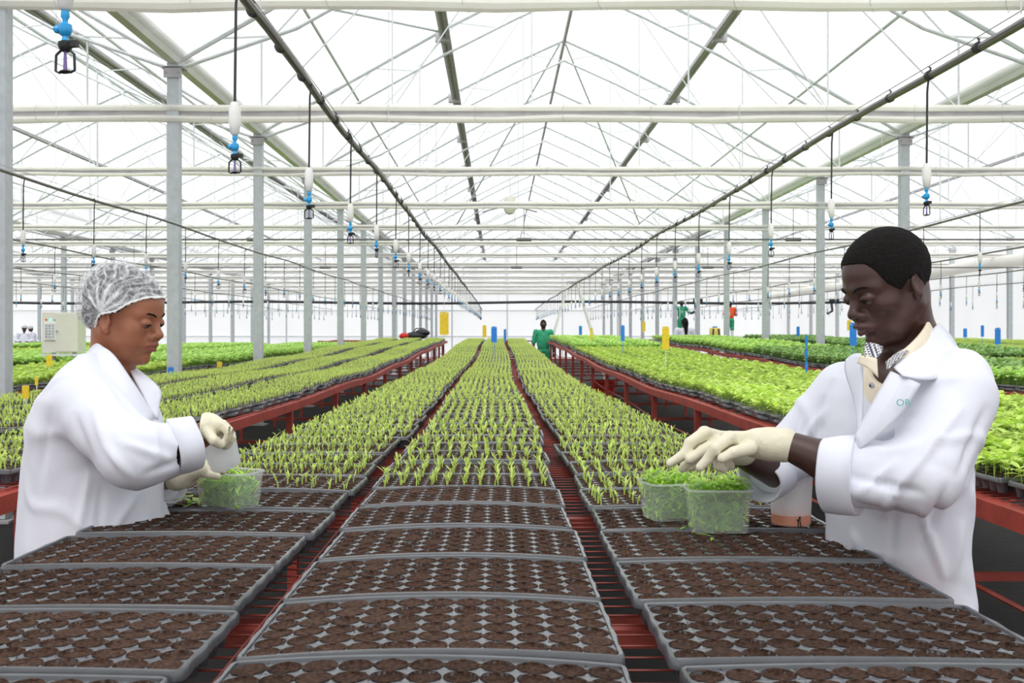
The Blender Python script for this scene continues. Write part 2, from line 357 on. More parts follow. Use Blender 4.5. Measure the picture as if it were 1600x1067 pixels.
# ------------------------------------------------------------------ overhead hoses and sprinklers
def hoseH(y, x): return 1.06+.25*min(1, y/37)+.012*math.sin(y*1.1+x)*min(1, y/8)
def make_sprinkler():
    root = thing('sprinkler', (0, 0, 0), 'x', 'sprinkler')
    m = MB(); m.tube([(.0, 0, .0), (.012, 0, .012), (.02, 0, -.01), (.012, 0, -.06), (.008, 0, -.37)], .0045, 8); m.build('drop_tube', M['tube'], root)
    m = MB(); m.lathe((.008, 0, 0), [(.001, -.362), (.012, -.364), (.018, -.385), (.0185, -.43), (.012, -.462), (.007, -.466), (.001, -.466)], 14); m.build('weight', M['white'], root)
    m = MB(); m.lathe((.008, 0, 0), [(.006, -.464), (.008, -.470), (.008, -.478), (.005, -.483), (.005, -.488), (.012, -.492), (.013, -.502), (.010, -.510), (.005, -.514), (.007, -.522), (.001, -.526)], 12)
    m.ball((-.006, -.004, -.501), .008, 8); m.build('blue_valve', M['blue'], root)
    m = MB(); m.lathe((.008, 0, 0), [(.001, -.523), (.013, -.525), (.013, -.534), (.008, -.542), (.001, -.542)], 10)
    m.box((.026, 0, -.529), (.016, .01, .012)); 
    for sx in (-1, 1): m.tube([(.008+sx*.008, 0, -.539), (.008+sx*.019, 0, -.548), (.008+sx*.020, 0, -.578), (.008+sx*.011, 0, -.582)], .0026, 6)
    m.ball((.008, 0, -.580), (.013, .008, .004), 8); m.build('nozzle', M['black'], root)
    m = MB(); m.tube([(.008, 0, -.54), (.008, 0, -.578)], [.0025, .004], 6); m.build('spinner', M['purple'], root)
    return root
sp0 = make_sprinkler(); used = False
HOSES = [(-.82, 0.668, 'hose over left of middle bench', 36), (1.8, .6, 'hose over the right aisle', 34), (-3.3, .9, 'hose over left sprout bench', 30), (4.4, .7, 'second hose on the right', 30), (-5.8, 1.0, 'third hose on the left', 24), (6.8, .9, 'third hose on the right', 24), (-8.3, .5, 'fourth hose on the left', 22), (9.3, .6, 'fourth hose on the right', 22), (-10.8, .7, 'fifth hose on the left', 18), (11.8, .8, 'fifth hose on the right', 18)]
restpts = []; nspr = 0
for x, off, wl, mx in HOSES:
    ys = np.arange(.5, 50, .6)
    root = thing('overhead_hose', (x, 0, 0), 'long grey water '+wl.replace('hose', 'hose running', 1), 'hose', 'overhead hoses')
    m = MB(); m.tube([(.01*math.sin(y*2.1), y, CZ+hoseH(y, x)) for y in ys], .0165 if x in (-.82, 1.8) else .012, 8); m.build('hose_pipe', M['pipe'], root)
    if x in (-.82, 1.8):
        for i, y in enumerate(np.arange(.8, 26, .42)):
            z = CZ+hoseH(y, x); m = MB(); m.tube([(0, y-.012, z), (0, y+.012, z)], .021, 8); m.tube([(0, y, z+.016), (.006, y, z+.03), (0, y+.004, z+.036)], .004, 5); m.build('clip', M['tube'], root)
    m = MB(); m.tube([(0, y, CZ+hoseH(y, x)+.04) for y in ys], .0022, 4); m.build('support_wire', M['galvdark'], root)
    m = MB()
    for k in range(-1, 11):
        y = 7.43+4*k
        m.tube([(0, y, CZ+hoseH(y, x)+.03), (0, y, CZ+2.42)], .0025, 4)
    m.build('hanger_wire', M['galv'], root)
    c = 0
    for i in range(42):
        y = off+1.2*i; px = VX+F*x/max(y, .1)
        if y > 48 or y < .6 or px < -30 or px > 1630: continue
        c += 1
        if c <= mx:
            o = sp0 if not used else copytree(sp0); used = True; nspr += 1
            o.location = (x, y, CZ+hoseH(y, x)); o.rotation_euler = (0, 0, random.uniform(-1.5, 1.5) if x != -.82 or i > 3 else -.2)
            tag(o, 'hanging sprinkler, %s from the camera on the %s' % (ordw(c), wl), 'sprinkler', 'hanging sprinklers')
        else: restpts.append((x, y, CZ+hoseH(y, x)))
m = MB()
for x, y, z in restpts:
    m.tube([(x, y, z), (x, y, z-.3)], .006, 4); m.tube([(x, y, z-.28), (x, y, z-.4)], .02, 5, 1); m.tube([(x, y, z-.4), (x, y, z-.47)], .013, 4, 2); m.tube([(x, y, z-.47), (x, y, z-.55)], .018, 4, 0)
tag(m.build('sprinklers', [M['tube'], M['white'], M['blue']]), 'most distant hanging sprinklers at the far ends of the hoses', 'sprinklers', kind='stuff')
# main supply pipe across the far end, with valves
root = thing('supply_pipe', (0, 38, 0), 'dark supply pipe crossing the greenhouse below the far roof beams', 'pipe')
m = MB(); m.tube([(x, 0, CZ+1.28+.035*math.sin(x*.5)) for x in np.arange(-28, 16, 1.0)], .05, 8); m.build('main_pipe', M['tube'], root)
m = MB()
for x in (-12.3, 7.6, 12.8): m.box((x, -.02, CZ+1.36), (.35, .12, .12)); m.tube([(x-.1, 0, CZ+1.28), (x-.1, -.1, CZ+.95), (x-.3, -.1, CZ+.85)], .05, 6)
m.build('valve', M['black'], root)
m = MB()
for x in np.arange(-24, 16, 4): m.tube([(x, 0, CZ+1.28), (x, 0, CZ+2.5)], .006, 4)
m.build('hanger_wire', M['galv'], root)
for k, (y, lab) in enumerate(((19.6, 'thin dark pipe under the fourth crossbeam, high across the bays'), (27.6, 'thin dark pipe under the sixth crossbeam, high across the bays'))):
    m = MB(); m.tube([(-28, y, CZ+1.9+.0*k), (16, y, CZ+1.9)], .02, 6)
    for x in np.arange(-26, 16, 5.3): m.tube([(x-.15, y, CZ+1.9), (x+.15, y, CZ+1.9)], .04, 6); m.bar((x, y, CZ+1.9), (x, y, CZ+2.5), .012)
    tag(m.build('cross_pipe', M['pipe']), lab, 'pipe')
# circulation fan
root = thing('circulation_fan', (.26, 23.2, CZ+3.05), 'pale hanging circulation fan under the middle of the roof', 'fan')
m = MB(); m.lathe((0, 0, 0), [(.02, .2), (.12, .19), (.15, .05), (.14, -.1), (.09, -.2), (.02, -.22)], 16); m.build('housing', M['panel'], root)
for s_ in (-1, 1):
    m = MB(); m.box((s_*.4, 0, -.1), (.5, .14, .015), R=Matrix.Rotation(s_*.25, 3, 'Y')); m.build('blade', M['galvdark'], root)
m = MB(); m.tube([(0, 0, .15), (0, 0, .5), (-.03, 0, .9), (0, 0, 1.3), (0, 0, 1.55)], .012, 6); m.build('hanging_chain', M['galv'], root)

# ------------------------------------------------------------------ benches
ZY = [0, 9, 12, 15.5, 20, 28, 30]; ZD = [-.42, -.42, -.40, -.345, -.235, -.10, -.09]
def zs(y, bx=0): return CZ+(lambda d: -.42+.35*(d+.42) if bx < -4 else d)(float(np.interp(y, ZY, ZD)))+(.012*math.sin(y*1.35+bx*2) if bx != 0 else .004*math.sin(y*1.3))*min(1, max(0, y-5)/4)
def bench(x0, x1, y0, y1, label, near=True, mesh=True):
    root = thing('growing_bench', ((x0+x1)/2, y0, 0), label, 'bench', 'growing benches'); ox, oy = (x0+x1)/2, y0
    bx = ox if near != 'c' else 0
    g = lambda x, y, dz: (x-ox, y-oy, zs(y, bx)-.052+dz)
    ys = list(np.arange(y0, y1+.01, .5))
    for x in (x0, x1):
        m = MB(); m.tube([g(x, y, -.031) for y in ys], .028, 4, 0, True, True); m.build('side_rail', M['red'], root, False)
        m = MB(); m.tube([g(x+.05*(1 if x == x0 else -1), y, -.30) for y in ys], .008, 6); m.build('lower_rod', M['redwire'], root)
    for y in np.arange(y0+.35, y1, 2.0):
        for x in (x0, x1):
            m = MB(); zt = zs(y, bx)-.06; m.box((x-ox, y-oy, zt/2), (.045, .045, zt)); m.build('leg', M['red'], root, False)
    for y in np.arange(y0+.35, y1, 1.0): m = MB(); m.box((0, y-oy, zs(y, bx)-.078), (x1-x0, .03, .03)); m.build('crossbar', M['red'], root, False)
    for y in np.arange(y0+.35, y1, 2.0): m = MB(); m.box((0, y-oy, .62), (x1-x0, .025, .025)); m.build('lower_brace', M['red'], root, False)
    if mesh:
        m = MB()
        for y in np.arange(y0, min(y1, 14 if near == 'c' else 6), .055): m.tube([(x0-ox, y-oy, zs(y, bx)-.05), (x1-ox, y-oy, zs(y, bx)-.05)], .0018, 4)
        for y in np.arange(14 if near == 'c' else 6, y1, .22): m.tube([(x0-ox, y-oy, zs(y, bx)-.05), (x1-ox, y-oy, zs(y, bx)-.05)], .003, 4)
        for x in np.arange(x0+.08, x1, .165): m.tube([(x-ox, y-oy, zs(y, bx)-.047) for y in ys], .0018, 4)
        m.build('wire_mesh', M['redwire'], root)
    return root
BC = (-.96, .78)
bench(*BC, .3, 28.8, 'red steel growing bench in the middle, between the two workers', 'c')
bench(-3.40, -1.5, .8, 28.8, 'red steel bench of sprout trays behind the hair-netted worker')
bench(1.43, 3.22, .8, 28.8, 'red steel bench of bright leafy trays behind the short-haired worker')
bench(-5.73, -3.95, 5, 28.8, 'red bench of lush plants left of the left post row', True, False)
bench(4.3, 6.08, 4, 28.8, 'red bench of darker plants beyond the right leafy bench', True, False)
bench(6.9, 8.68, 8, 28.8, 'third red bench on the right, beyond the right posts', True, False)
bench(9.3, 11.08, 10, 28.8, 'fourth red bench on the right', True, False)
bench(11.7, 13.48, 12, 28.8, 'fifth red bench on the right near the right wall', True, False)
bench(-8.3, -6.52, 8, 28.8, 'third bench on the left under lush plants', True, False)
bench(-10.8, -9.02, 10, 28.8, 'fourth bench on the left under lush plants', True, False)
bench(-13.2, -11.42, 12, 28.8, 'fifth bench on the left under lush plants', True, False)
# ------------------------------------------------------------------ trays
PT = .0445; NX, NY = 11, 6; TW, TD = .50, .28
def ringpts(n=16):
    c = []; s = []
    for k in range(n):
        a = 2*math.pi*k/n+math.pi/4; ca, sa = math.cos(a), math.sin(a); q = max(abs(ca), abs(sa)); c.append((ca, sa)); s.append((ca/q, sa/q))
    return c, s
def tray_mesh(arch, name):
    V = []; Q = []; circ, sq = ringpts(); n = 16
    for i in range(NX):
        for j in range(NY):
            cx = (i-(NX-1)/2)*PT; cy = (j-(NY-1)/2)*PT; o = len(V); r = .0213
            V += [(cx+a*PT/2, cy+b*PT/2, 0) for a, b in sq]+[(cx+a*r, cy+b*r, -.0006) for a, b in circ]+[(cx+a*r*.93, cy+b*r*.93, -.007) for a, b in circ]+[(cx+a*r*.62, cy+b*r*.62, -.042) for a, b in circ]
            for l in range(3):
                for k in range(n): Q.append((o+l*n+k, o+l*n+(k+1) % n, o+(l+1)*n+(k+1) % n, o+(l+1)*n+k))
    # rim: inner edge -> raised bead -> outer lip; rounded corners, gently scalloped sides
    W2, D2 = NX*PT/2, NY*PT/2; loops = []
    def loop(off, z, rad):
        L = []; hx, hy = W2+off, D2+off
        for (sx, sy, a0) in ((1, 1, 0), (-1, 1, 90), (-1, -1, 180), (1, -1, 270)):
            for t in range(5):
                a = math.radians(a0+t*22.5); L.append((sx*(hx-rad)+rad*math.cos(a), sy*(hy-rad)+rad*math.sin(a), z))
            if a0 in (0, 180):     # long side runs in x
                s0 = -sx
                for t in range(1, 11): L.append((sx*(hx-rad)+(-2*sx*(hx-rad))*t/11, sy*hy, z))
            else:
                for t in range(1, 12): L.append((sx*(hx+(.0016*math.cos(t/12*2*math.pi*3) if off > .004 else 0)), sy*(hy-rad)+(-2*sy*(hy-rad))*t/12, z))
        return L
    for off, z, rad in ((0, 0, .001), (.001, .0035, .006), (.006, .0045, .012), (.0085, .001, .014), (.0088, -.0105, .014), (.0065, -.0105, .012)): loops.append(loop(off, z, rad))
    o = len(V); k = len(loops[0])
    for L in loops: V += L
    for a in range(len(loops)-1):
        for b in range(k): Q.append((o+a*k+b, o+a*k+(b+1) % k, o+(a+1)*k+(b+1) % k, o+(a+1)*k+b))
    V = np.array(V); V[:, 2] += arch*(1-(V[:, 0]/.25)**2)
    me = fast(name, V, np.zeros((0, 3)), Q, M['tray']); shade(me, 35); return me
def soil_mesh(arch, name):
    V = []; T = []; Q = []; n = 20; radii = (.0213, .0200, .0160, .010)
    for i in range(NX):
        for j in range(NY):
            cx = (i-(NX-1)/2)*PT; cy = (j-(NY-1)/2)*PT; o = len(V); deep = rng.uniform(.002, .0062); full = rng.random() < .12; ph = rng.uniform(0, 6.28, 3)
            for li, r in enumerate(radii):
                zz = (.0003, -.75*deep, -deep, -deep*1.05)[li] if not full else (.0005, .0012, .0022, .003)[li]
                for k in range(n):
                    a = 2*math.pi*k/n; rr = r*(1+(.015*math.sin(2*a+ph[0])+.015*math.sin(5*a+ph[1])+rng.uniform(-.015, .02) if li == 0 else rng.uniform(-.03, .03)))*(1.06 if full and li == 0 else 1)
                    V.append((cx+rr*math.cos(a), cy+rr*math.sin(a), zz+(rng.uniform(-.0009, .0013) if li else rng.uniform(0, .0004))))
            V.append((cx, cy, -deep if not full else .003))
            for l in range(3):
                for k in range(n): Q.append((o+l*n+k, o+l*n+(k+1) % n, o+(l+1)*n+(k+1) % n, o+(l+1)*n+k))
            for k in range(n): T.append((o+3*n+k, o+3*n+(k+1) % n, o+4*n))
            for bxx, byy in ((PT/2, 0), (0, PT/2)):      # soil bridging the narrow webs between cells
                if rng.random() < .12: continue
                q = len(V); sx, sy = (rng.uniform(.0022, .004), rng.uniform(.004, .0085)) if bxx else (rng.uniform(.004, .0085), rng.uniform(.0022, .004))
                for k in range(9): V.append((cx+bxx+sx*math.cos(k*.698)*rng.uniform(.75, 1.2), cy+byy+sy*math.sin(k*.698)*rng.uniform(.75, 1.2), .0004))
                V.append((cx+bxx, cy+byy, .0012)); T += [(q+k, q+(k+1) % 9, q+9) for k in range(9)]
            for c in range(int(rng.integers(2, 7))):    # crumbs scattered on the ledges
                x = cx+rng.uniform(-.023, .023); y = cy+rng.uniform(-.023, .023); s = rng.uniform(.0006, .0021); q = len(V); w = rng.uniform(0, 6.28)
                for k in range(5): V.append((x+s*math.cos(w+k*1.2566)*rng.uniform(.7, 1.3), y+s*math.sin(w+k*1.2566)*rng.uniform(.7, 1.3), .0004))
                V.append((x, y, .0004+s*.7)); T += [(q+k, q+(k+1) % 5, q+5) for k in range(5)]
    V = np.array(V); V[:, 2] += arch*(1-(V[:, 0]/.25)**2)
    return fast(name, V, T, Q, M['soil'])
def low_tray():       # for the distance: sheet, lip, dark plugs
    V = []; Q = []; T = []
    def bx(x0, x1, y0, y1, z0, z1):
        o = len(V); V.extend([(x0, y0, z0), (x1, y0, z0), (x1, y1, z0), (x0, y1, z0), (x0, y0, z1), (x1, y0, z1), (x1, y1, z1), (x0, y1, z1)])
        Q.extend([(o, o+1, o+5, o+4), (o+1, o+2, o+6, o+5), (o+2, o+3, o+7, o+6), (o+3, o, o+4, o+7), (o+4, o+5, o+6, o+7)])
    bx(-.249, .249, -.139, .139, -.012, 0); bx(-.235, .235, -.125, .125, -.044, -.012)
    return np.array(V, float), np.zeros((0, 3), int), np.array(Q)
def low_soil():
    V = []; Q = []
    for i in range(NX):
        for j in range(NY):
            cx = (i-(NX-1)/2)*PT; cy = (j-(NY-1)/2)*PT; o = len(V)
            for k in range(6): V.append((cx+.0215*math.cos(k*math.pi/3), cy+.0215*math.sin(k*math.pi/3), .001))
            Q += [(o, o+1, o+2, o+3), (o, o+3, o+4, o+5)]
    return np.array(V, float), np.zeros((0, 3), int), np.array(Q)
# leaves: a blade made of cross rows, bent along its length
def blade(L, w, lift, droop, rows=3, rz=0, base=(0, 0, 0), heart=False, fold=.15):
    V = []; Q = []
    for i in range(rows+1):
        t = i/rows; ww = w*(math.sin(math.pi*min(1, .12+t*.88))**(.6 if heart else .9))*(1-t*.25); 
        if i == rows: ww = w*.06
        x = L*t*math.cos(lift)-(droop*L*t*t)*math.sin(lift)*.3; z = L*t*math.sin(lift)-droop*L*t*t
        V += [(x, -ww, z+fold*ww), (x, 0, z), (x, ww, z+fold*ww)]
    for i in range(rows): Q += [(3*i, 3*i+1, 3*i+4, 3*i+3), (3*i+1, 3*i+2, 3*i+5, 3*i+4)]
    V = np.array(V); c, s = math.cos(rz), math.sin(rz); X = V[:, 0]*c-V[:, 1]*s; Y = V[:, 0]*s+V[:, 1]*c
    return np.stack([X+base[0], Y+base[1], V[:, 2]+base[2]], -1), np.zeros((0, 3), int), np.array(Q)
def stemgeo(h, r, lean, az):
    V = []; Q = []
    for i in range(3):
        t = i/2; cx = lean*h*t*t*math.cos(az); cy = lean*h*t*t*math.sin(az)
        for k in range(4): V.append((cx+r*(1-.3*t)*math.cos(k*math.pi/2), cy+r*(1-.3*t)*math.sin(k*math.pi/2), h*t))
    for i in range(2):
        for k in range(4): Q.append((i*4+k, i*4+(k+1) % 4, i*4+4+(k+1) % 4, i*4+4+k))
    return (np.array(V), np.zeros((0, 3), int), np.array(Q)), (lean*h*math.cos(az), lean*h*math.sin(az), h)
def sprout(h=.030, n=3):
    az = rng.uniform(0, 6.28); st, top = stemgeo(h*rng.uniform(.55, .9), .0022, rng.uniform(0, .35), az); parts = [st]
    for k in range(n):
        parts.append(blade(rng.uniform(.016, .030), rng.uniform(.0026, .0043), rng.uniform(.7, 1.45), rng.uniform(0, .25), 3, az+k*2.3+rng.uniform(-.5, .5), (top[0], top[1], top[2]-.002*k)))
    if rng.random() < .3: parts.append(blade(.012, .003, 1.2, .1, 2, rng.uniform(0, 6), (0, 0, .008)))
    return join(parts)
SPR = [sprout(rng.uniform(.026, .036), rng.integers(2, 5)) for _ in range(12)]
def lowsprout():
    parts = []; az = rng.uniform(0, 6.28)
    parts.append(blade(.046, .0031, 1.35, .1, 2, az)); parts.append(blade(.026, .004, .9, .2, 2, az+2.4, (0, 0, .022))); parts.append(blade(.024, .004, 1.0, .2, 2, az+4.4, (0, 0, .026)))
    return join(parts)
LSPR = [lowsprout() for _ in range(6)]
def cells(skip=0):
    return [((i-(NX-1)/2)*PT, (j-(NY-1)/2)*PT) for i in range(NX) for j in range(NY) if rng.random() >= skip]
def sprouts_geo(src, skip=.04, sc=1):
    return join([tile(*src[rng.integers(len(src))], np.array([[x+rng.uniform(-.006, .006), y+rng.uniform(-.006, .006), -.004, rng.uniform(0, 6.28), sc*rng.uniform(.8, 1.25)]])) for x, y in cells(skip)])
def leafplant(h, L, w, n):
    st, top = stemgeo(h, .0022, rng.uniform(0, .25), rng.uniform(0, 6)); parts = [st]; a0 = rng.uniform(0, 6)
    for k in range(n):
        zz = top[2]*(.55+.45*k/n); parts.append(blade(L*rng.uniform(.7, 1.15), w*rng.uniform(.8, 1.1), rng.uniform(.1, .75), rng.uniform(.15, .5), 4, a0+k*2.4, (top[0]*.8, top[1]*.8, zz), True, .25))
    return join(parts)
def foliage_geo(h, L, w, n, skip=.02, src=8):
    pl = [leafplant(h*rng.uniform(.8, 1.15), L, w, n) for _ in range(src)]
    return join([tile(*pl[rng.integers(src)], np.array([[x+rng.uniform(-.008, .008), y+rng.uniform(-.008, .008), -.003, rng.uniform(0, 6.28), rng.uniform(.8, 1.15)]])) for x, y in cells(skip)])
TR = [tray_mesh(a, 'tray_body') for a in (0, .004, .008, .011)]; SO = [soil_mesh(a, 'compost_plugs') for a in (0, .004, .008, .011)]
lt, ls = low_tray(), low_soil(); LT = fast('tray_body', *lt, M['tray'], smooth=False); LS = fast('compost_plugs', *ls, M['soil'], smooth=False)
SM = [fast('seedling', *s, M['sprout']) for s in SPR]
LSG = [sprouts_geo(LSPR, .03, 1.1) for _ in range(4)]; LSM = [fast('seedlings', *g, M['sprout']) for g in LSG]
HSM = [fast('seedlings', *sprouts_geo(SPR, .03, 1.15), M['sprout']) for _ in range(4)]
FOL = {}
def fol(key, m, *a, n=3): FOL[key] = [fast('foliage', *foliage_geo(*a), M[m]) for _ in range(n)]
fol('bright', 'leafbright', .065, .050, .017, 6); fol('mid', 'leafmid', .12, .066, .018, 8); fol('dark', 'leafdark', .10, .06, .017, 8)
fol('pale', 'leafbright', .04, .03, .008, 4)
def put_tray(x, y, col, kind, label, group, bx=0, lod=0, arch=0, seedparts=False, skipfn=None):
    z = zs(y, bx); pit = math.atan2(zs(y+.14, bx)-zs(y-.14, bx), .28)
    o = link('seed_tray', TR[arch] if lod == 0 else LT); o.location = (x, y, z); o.rotation_euler = (pit-(.012 if y < 9 else 0), rng.uniform(-.006, .006), rng.uniform(-.014, .014))
    tag(o, label, 'seed tray', group)
    if lod == 0 or kind == 'sprout':
        s = link('compost', SO[arch] if lod == 0 else LS, o); s.location = (0, 0, 0)
    if kind == 'sprout':
        if seedparts:
            for i in range(NX):
                for j in range(NY):
                    if skipfn and skipfn(i, j): continue
                    if rng.random() < .03: continue
                    q = link('seedling', SM[rng.integers(12)], o); xx = (i-(NX-1)/2)*PT
                    q.location = (xx+rng.uniform(-.005, .005), (j-(NY-1)/2)*PT+rng.uniform(-.005, .005), -.004+(0, .004, .008, .011)[arch]*(1-(xx/.25)**2)); q.rotation_euler = (0, 0, rng.uniform(0, 6.28)); sc = rng.uniform(.85, 1.3); q.scale = (sc, sc, sc)
        else:
            q = link('seedlings', (HSM if y < 8 else LSM)[rng.integers(4)], o); q['kind'] = 'stuff'
            if rng.random() < .5: q.rotation_euler = (0, 0, math.pi)
    elif kind in FOL:
        q = link('foliage', FOL[kind][rng.integers(3)], o); q['kind'] = 'stuff'
        if rng.random() < .5: q.rotation_euler = (0, 0, math.pi)
    return o
PITCH = .288
# middle bench: three columns
cols = {'left': -.65, 'centre': -.088, 'right': .475}
first_planted = {'left': 6, 'centre': 6, 'right': 5}; start = {'left': .945, 'centre': .995, 'right': .985}
rest = []; 
for cn, cx in cols.items():
    np_ = 0
    for r in range(97):
        y = start[cn]+PITCH*r+.14+rng.uniform(-.006, .006); 
        if r > 10 and r % 17 == 0: y += .01
        if y > 28.5: break
        jx = rng.uniform(-.012, .012)*min(1, .4+y/6)+ (.02*math.sin(y*.5) if y > 4 else 0)
        x = cx+jx
        if r < first_planted[cn]:
            put_tray(x, y, cn, 'bare', 'bare compost tray, %s column of the middle bench, %s from the camera' % (cn, ordw(r+1)), 'bare compost trays', arch={'left': 1, 'centre': 3, 'right': 1}[cn])
        elif y < 12.4:
            np_ += 1; sk = None
            if cn == 'left' and np_ == 1: sk = lambda i, j: i < 6 or rng.random() < .35
            put_tray(x, y, cn, 'sprout', 'tray of sprouts, %s column of the middle bench, %s planted one back' % (cn, ordw(np_)), 'sprout trays on the middle bench', lod=0 if y < 8 else 1, arch=int(rng.integers(0, 3)) if y < 8 else 0, seedparts=np_ <= 5, skipfn=sk)
        else: rest.append((x, y, zs(y), rng.uniform(-.01, .01)+math.pi*rng.integers(2), 1))
def bedcols(x0, x1):
    n = (x0 if x0 > 0 else -x1)+.265; g = (x1-x0-.53)/2; c = [n, n+g, n+2*g]
    return c if x0 > 0 else [-q for q in c]
cw = ['aisle-side', 'middle', 'outer']
for ci, cx in enumerate(bedcols(-3.38, -1.50)):
    c = 0
    for r in range(100):
        y = 1.5+PITCH*r+.02*ci
        if y > 28.5: break
        if VX+F*(cx+.25)/y < -20: continue
        if y < 8.6:
            c += 1; put_tray(cx+rng.uniform(-.015, .015), y, '', 'sprout', 'tray of sprouts, %s column of bench behind hair-netted worker, %s from camera' % (cw[ci], ordw(c)), 'sprout trays behind the hair-netted worker', bx=-2.47, lod=0 if y < 5.5 else 1)
        else: rest.append((cx+rng.uniform(-.015, .015), y, zs(y, -2.47), 0, 1))
def mass(name, rows, geo, soil, m, label, cat):
    rows = np.array(rows, float); parts = []; 
    tv = tile(*lt, rows); o = fast(name, *tv, M['tray'], smooth=False); root = link(name, o); tag(root, label, cat, kind='stuff')
    if soil: link('compost', fast('compost', *tile(*ls, rows), M['soil'], smooth=False), root)['kind'] = 'stuff'
    ch = [tile(*geo[i], rows[i::len(geo)]) for i in range(len(geo)) if len(rows[i::len(geo)])]
    link('seedlings' if soil else 'foliage', fast('growth', *join(ch), m), root)['kind'] = 'stuff'
    return root
mass('distant_sprout_trays', rest, LSG, True, M['sprout'], 'distant trays of sprouts at the far ends of the middle and left benches', 'seed trays')
# leafy benches
def leafy(x0, x1, ymin, kinds, near_max, words, bx):
    out = []
    for ci, cx in enumerate(bedcols(x0, x1)):
        c = 0
        for r in range(100):
            y = ymin+PITCH*r+.015*ci
            if y > 28.4: break
            e = (cx-.25 if cx > 0 else cx+.25); px = VX+F*e/y
            if px > 1630 or px < -30: continue
            k = kinds(ci, y)
            if y < near_max:
                c += 1; put_tray(cx+rng.uniform(-.015, .015), y, '', k, 'tray of %s, %s column, %s, %s from camera' % ({'bright': 'bright leaves', 'mid': 'lush green', 'dark': 'dark green', 'pale': 'pale seedlings'}[k], cw[ci], words, ordw(c)), 'leafy trays on the '+words, bx=bx, lod=0 if y < 4 else 1)
            else: out.append((k, (cx+rng.uniform(-.015, .015), y, zs(y, bx), 0, 1)))
    return out
far = []
far += leafy(1.45, 3.2, 1.6, lambda c, y: 'bright' if y < 19 else 'mid', 8.2, 'bench behind the short-haired worker', 2.325)
far += leafy(4.32, 6.06, 4.5, lambda c, y: ('mid' if (y < 9.5 or y > 17) else 'dark'), 7.5, 'second bench on the right', 5.19)
far += leafy(-5.71, -3.97, 5.3, lambda c, y: 'bright' if y < 13 else 'mid', 9, 'second bench on the left', -4.84)
far += leafy(6.92, 8.66, 10, lambda c, y: 'pale' if y < 15 else 'dark', 10, 'third bench on the right', 7.79)
far += leafy(9.32, 11.06, 12, lambda c, y: 'pale', 10, 'fourth bench on the right', 10.19)
far += leafy(11.72, 13.46, 14, lambda c, y: 'pale', 10, 'fifth bench on the right', 12.59)
far += leafy(-8.28, -6.54, 12, lambda c, y: 'mid', 10, 'third bench on the left', -7.41)
far += leafy(-10.78, -9.04, 16, lambda c, y: 'bright', 10, 'fourth bench on the left', -9.91)
far += leafy(-13.18, -11.44, 20, lambda c, y: 'mid', 10, 'fifth bench on the left', -12.31)
for k, mm, a in (('bright', 'leafbright', (.075, .07, .022, 3)), ('mid', 'leafmid', (.11, .085, .024, 4)), ('dark', 'leafdark', (.11, .085, .026, 4)), ('pale', 'leafbright', (.05, .03, .008, 3))):
    rows = [b for kk, b in far if kk == k]
    if rows:
        g = [foliage_geo(*a, .1, 4) for _ in range(2)]
        mass('distant_leafy_trays', rows, g, False, M[mm], {'bright': 'distant trays of bright leafy plants far along the outer benches', 'mid': 'distant trays of lush mid green plants far along the benches', 'dark': 'distant trays of dark green plants on the right benches', 'pale': 'distant trays of short pale seedlings on the far right benches'}[k], 'plants')
# ------------------------------------------------------------------ figures: smooth-blended volumes turned into one continuous surface
def smin(a, b, k): h = np.clip(.5+.5*(b-a)/k, 0, 1); return b*(1-h)+a*h-k*h*(1-h)
def smax(a, b, k): return -smin(-a, -b, k)
def S_ell(p, c, r, R=None):
    q = p-np.asarray(c, np.float32)
    if R is not None: q = q@np.asarray(R, np.float32)
    r = np.asarray(r, np.float32); k0 = np.linalg.norm(q/r, axis=-1); k1 = np.linalg.norm(q/(r*r), axis=-1)+1e-9
    return k0*(k0-1)/k1
def S_cap(p, a, b, ra, rb=None):
    a = np.asarray(a, np.float32); b = np.asarray(b, np.float32); rb = ra if rb is None else rb; d = b-a
    t = np.clip(((p-a)@d)/max(float(d@d), 1e-9), 0, 1); return np.linalg.norm(p-a-t[..., None]*d, axis=-1)-(ra+(rb-ra)*t)
def S_chain(p, pts, rs, k=.006):
    v = None
    for i in range(len(pts)-1):
        w = S_cap(p, pts[i], pts[i+1], rs[i], rs[i+1]); v = w if v is None else smin(v, w, k)
    return v
def S_loft(p, zz, cx, cy, a, b, yaw):      # stack of ellipses: a along the facing direction, b across
    z = p[..., 2]; o = np.argsort(zz); zz = np.array(zz)[o]
    f = lambda q: np.interp(z, zz, np.array(q)[o]).astype(np.float32)
    X = p[..., 0]-f(cx); Y = p[..., 1]-f(cy); yw = f(yaw) if hasattr(yaw, '__len__') else yaw
    u = X*np.cos(yw)+Y*np.sin(yw); v = -X*np.sin(yw)+Y*np.cos(yw); A = f(a); B = f(b)
    k = np.sqrt((u/A)**2+(v/B)**2)+1e-6; d = (k-1)*np.sqrt(u*u+v*v+1e-9)/k
    return np.maximum(d*.9, np.maximum(z-zz[-1], zz[0]-z))
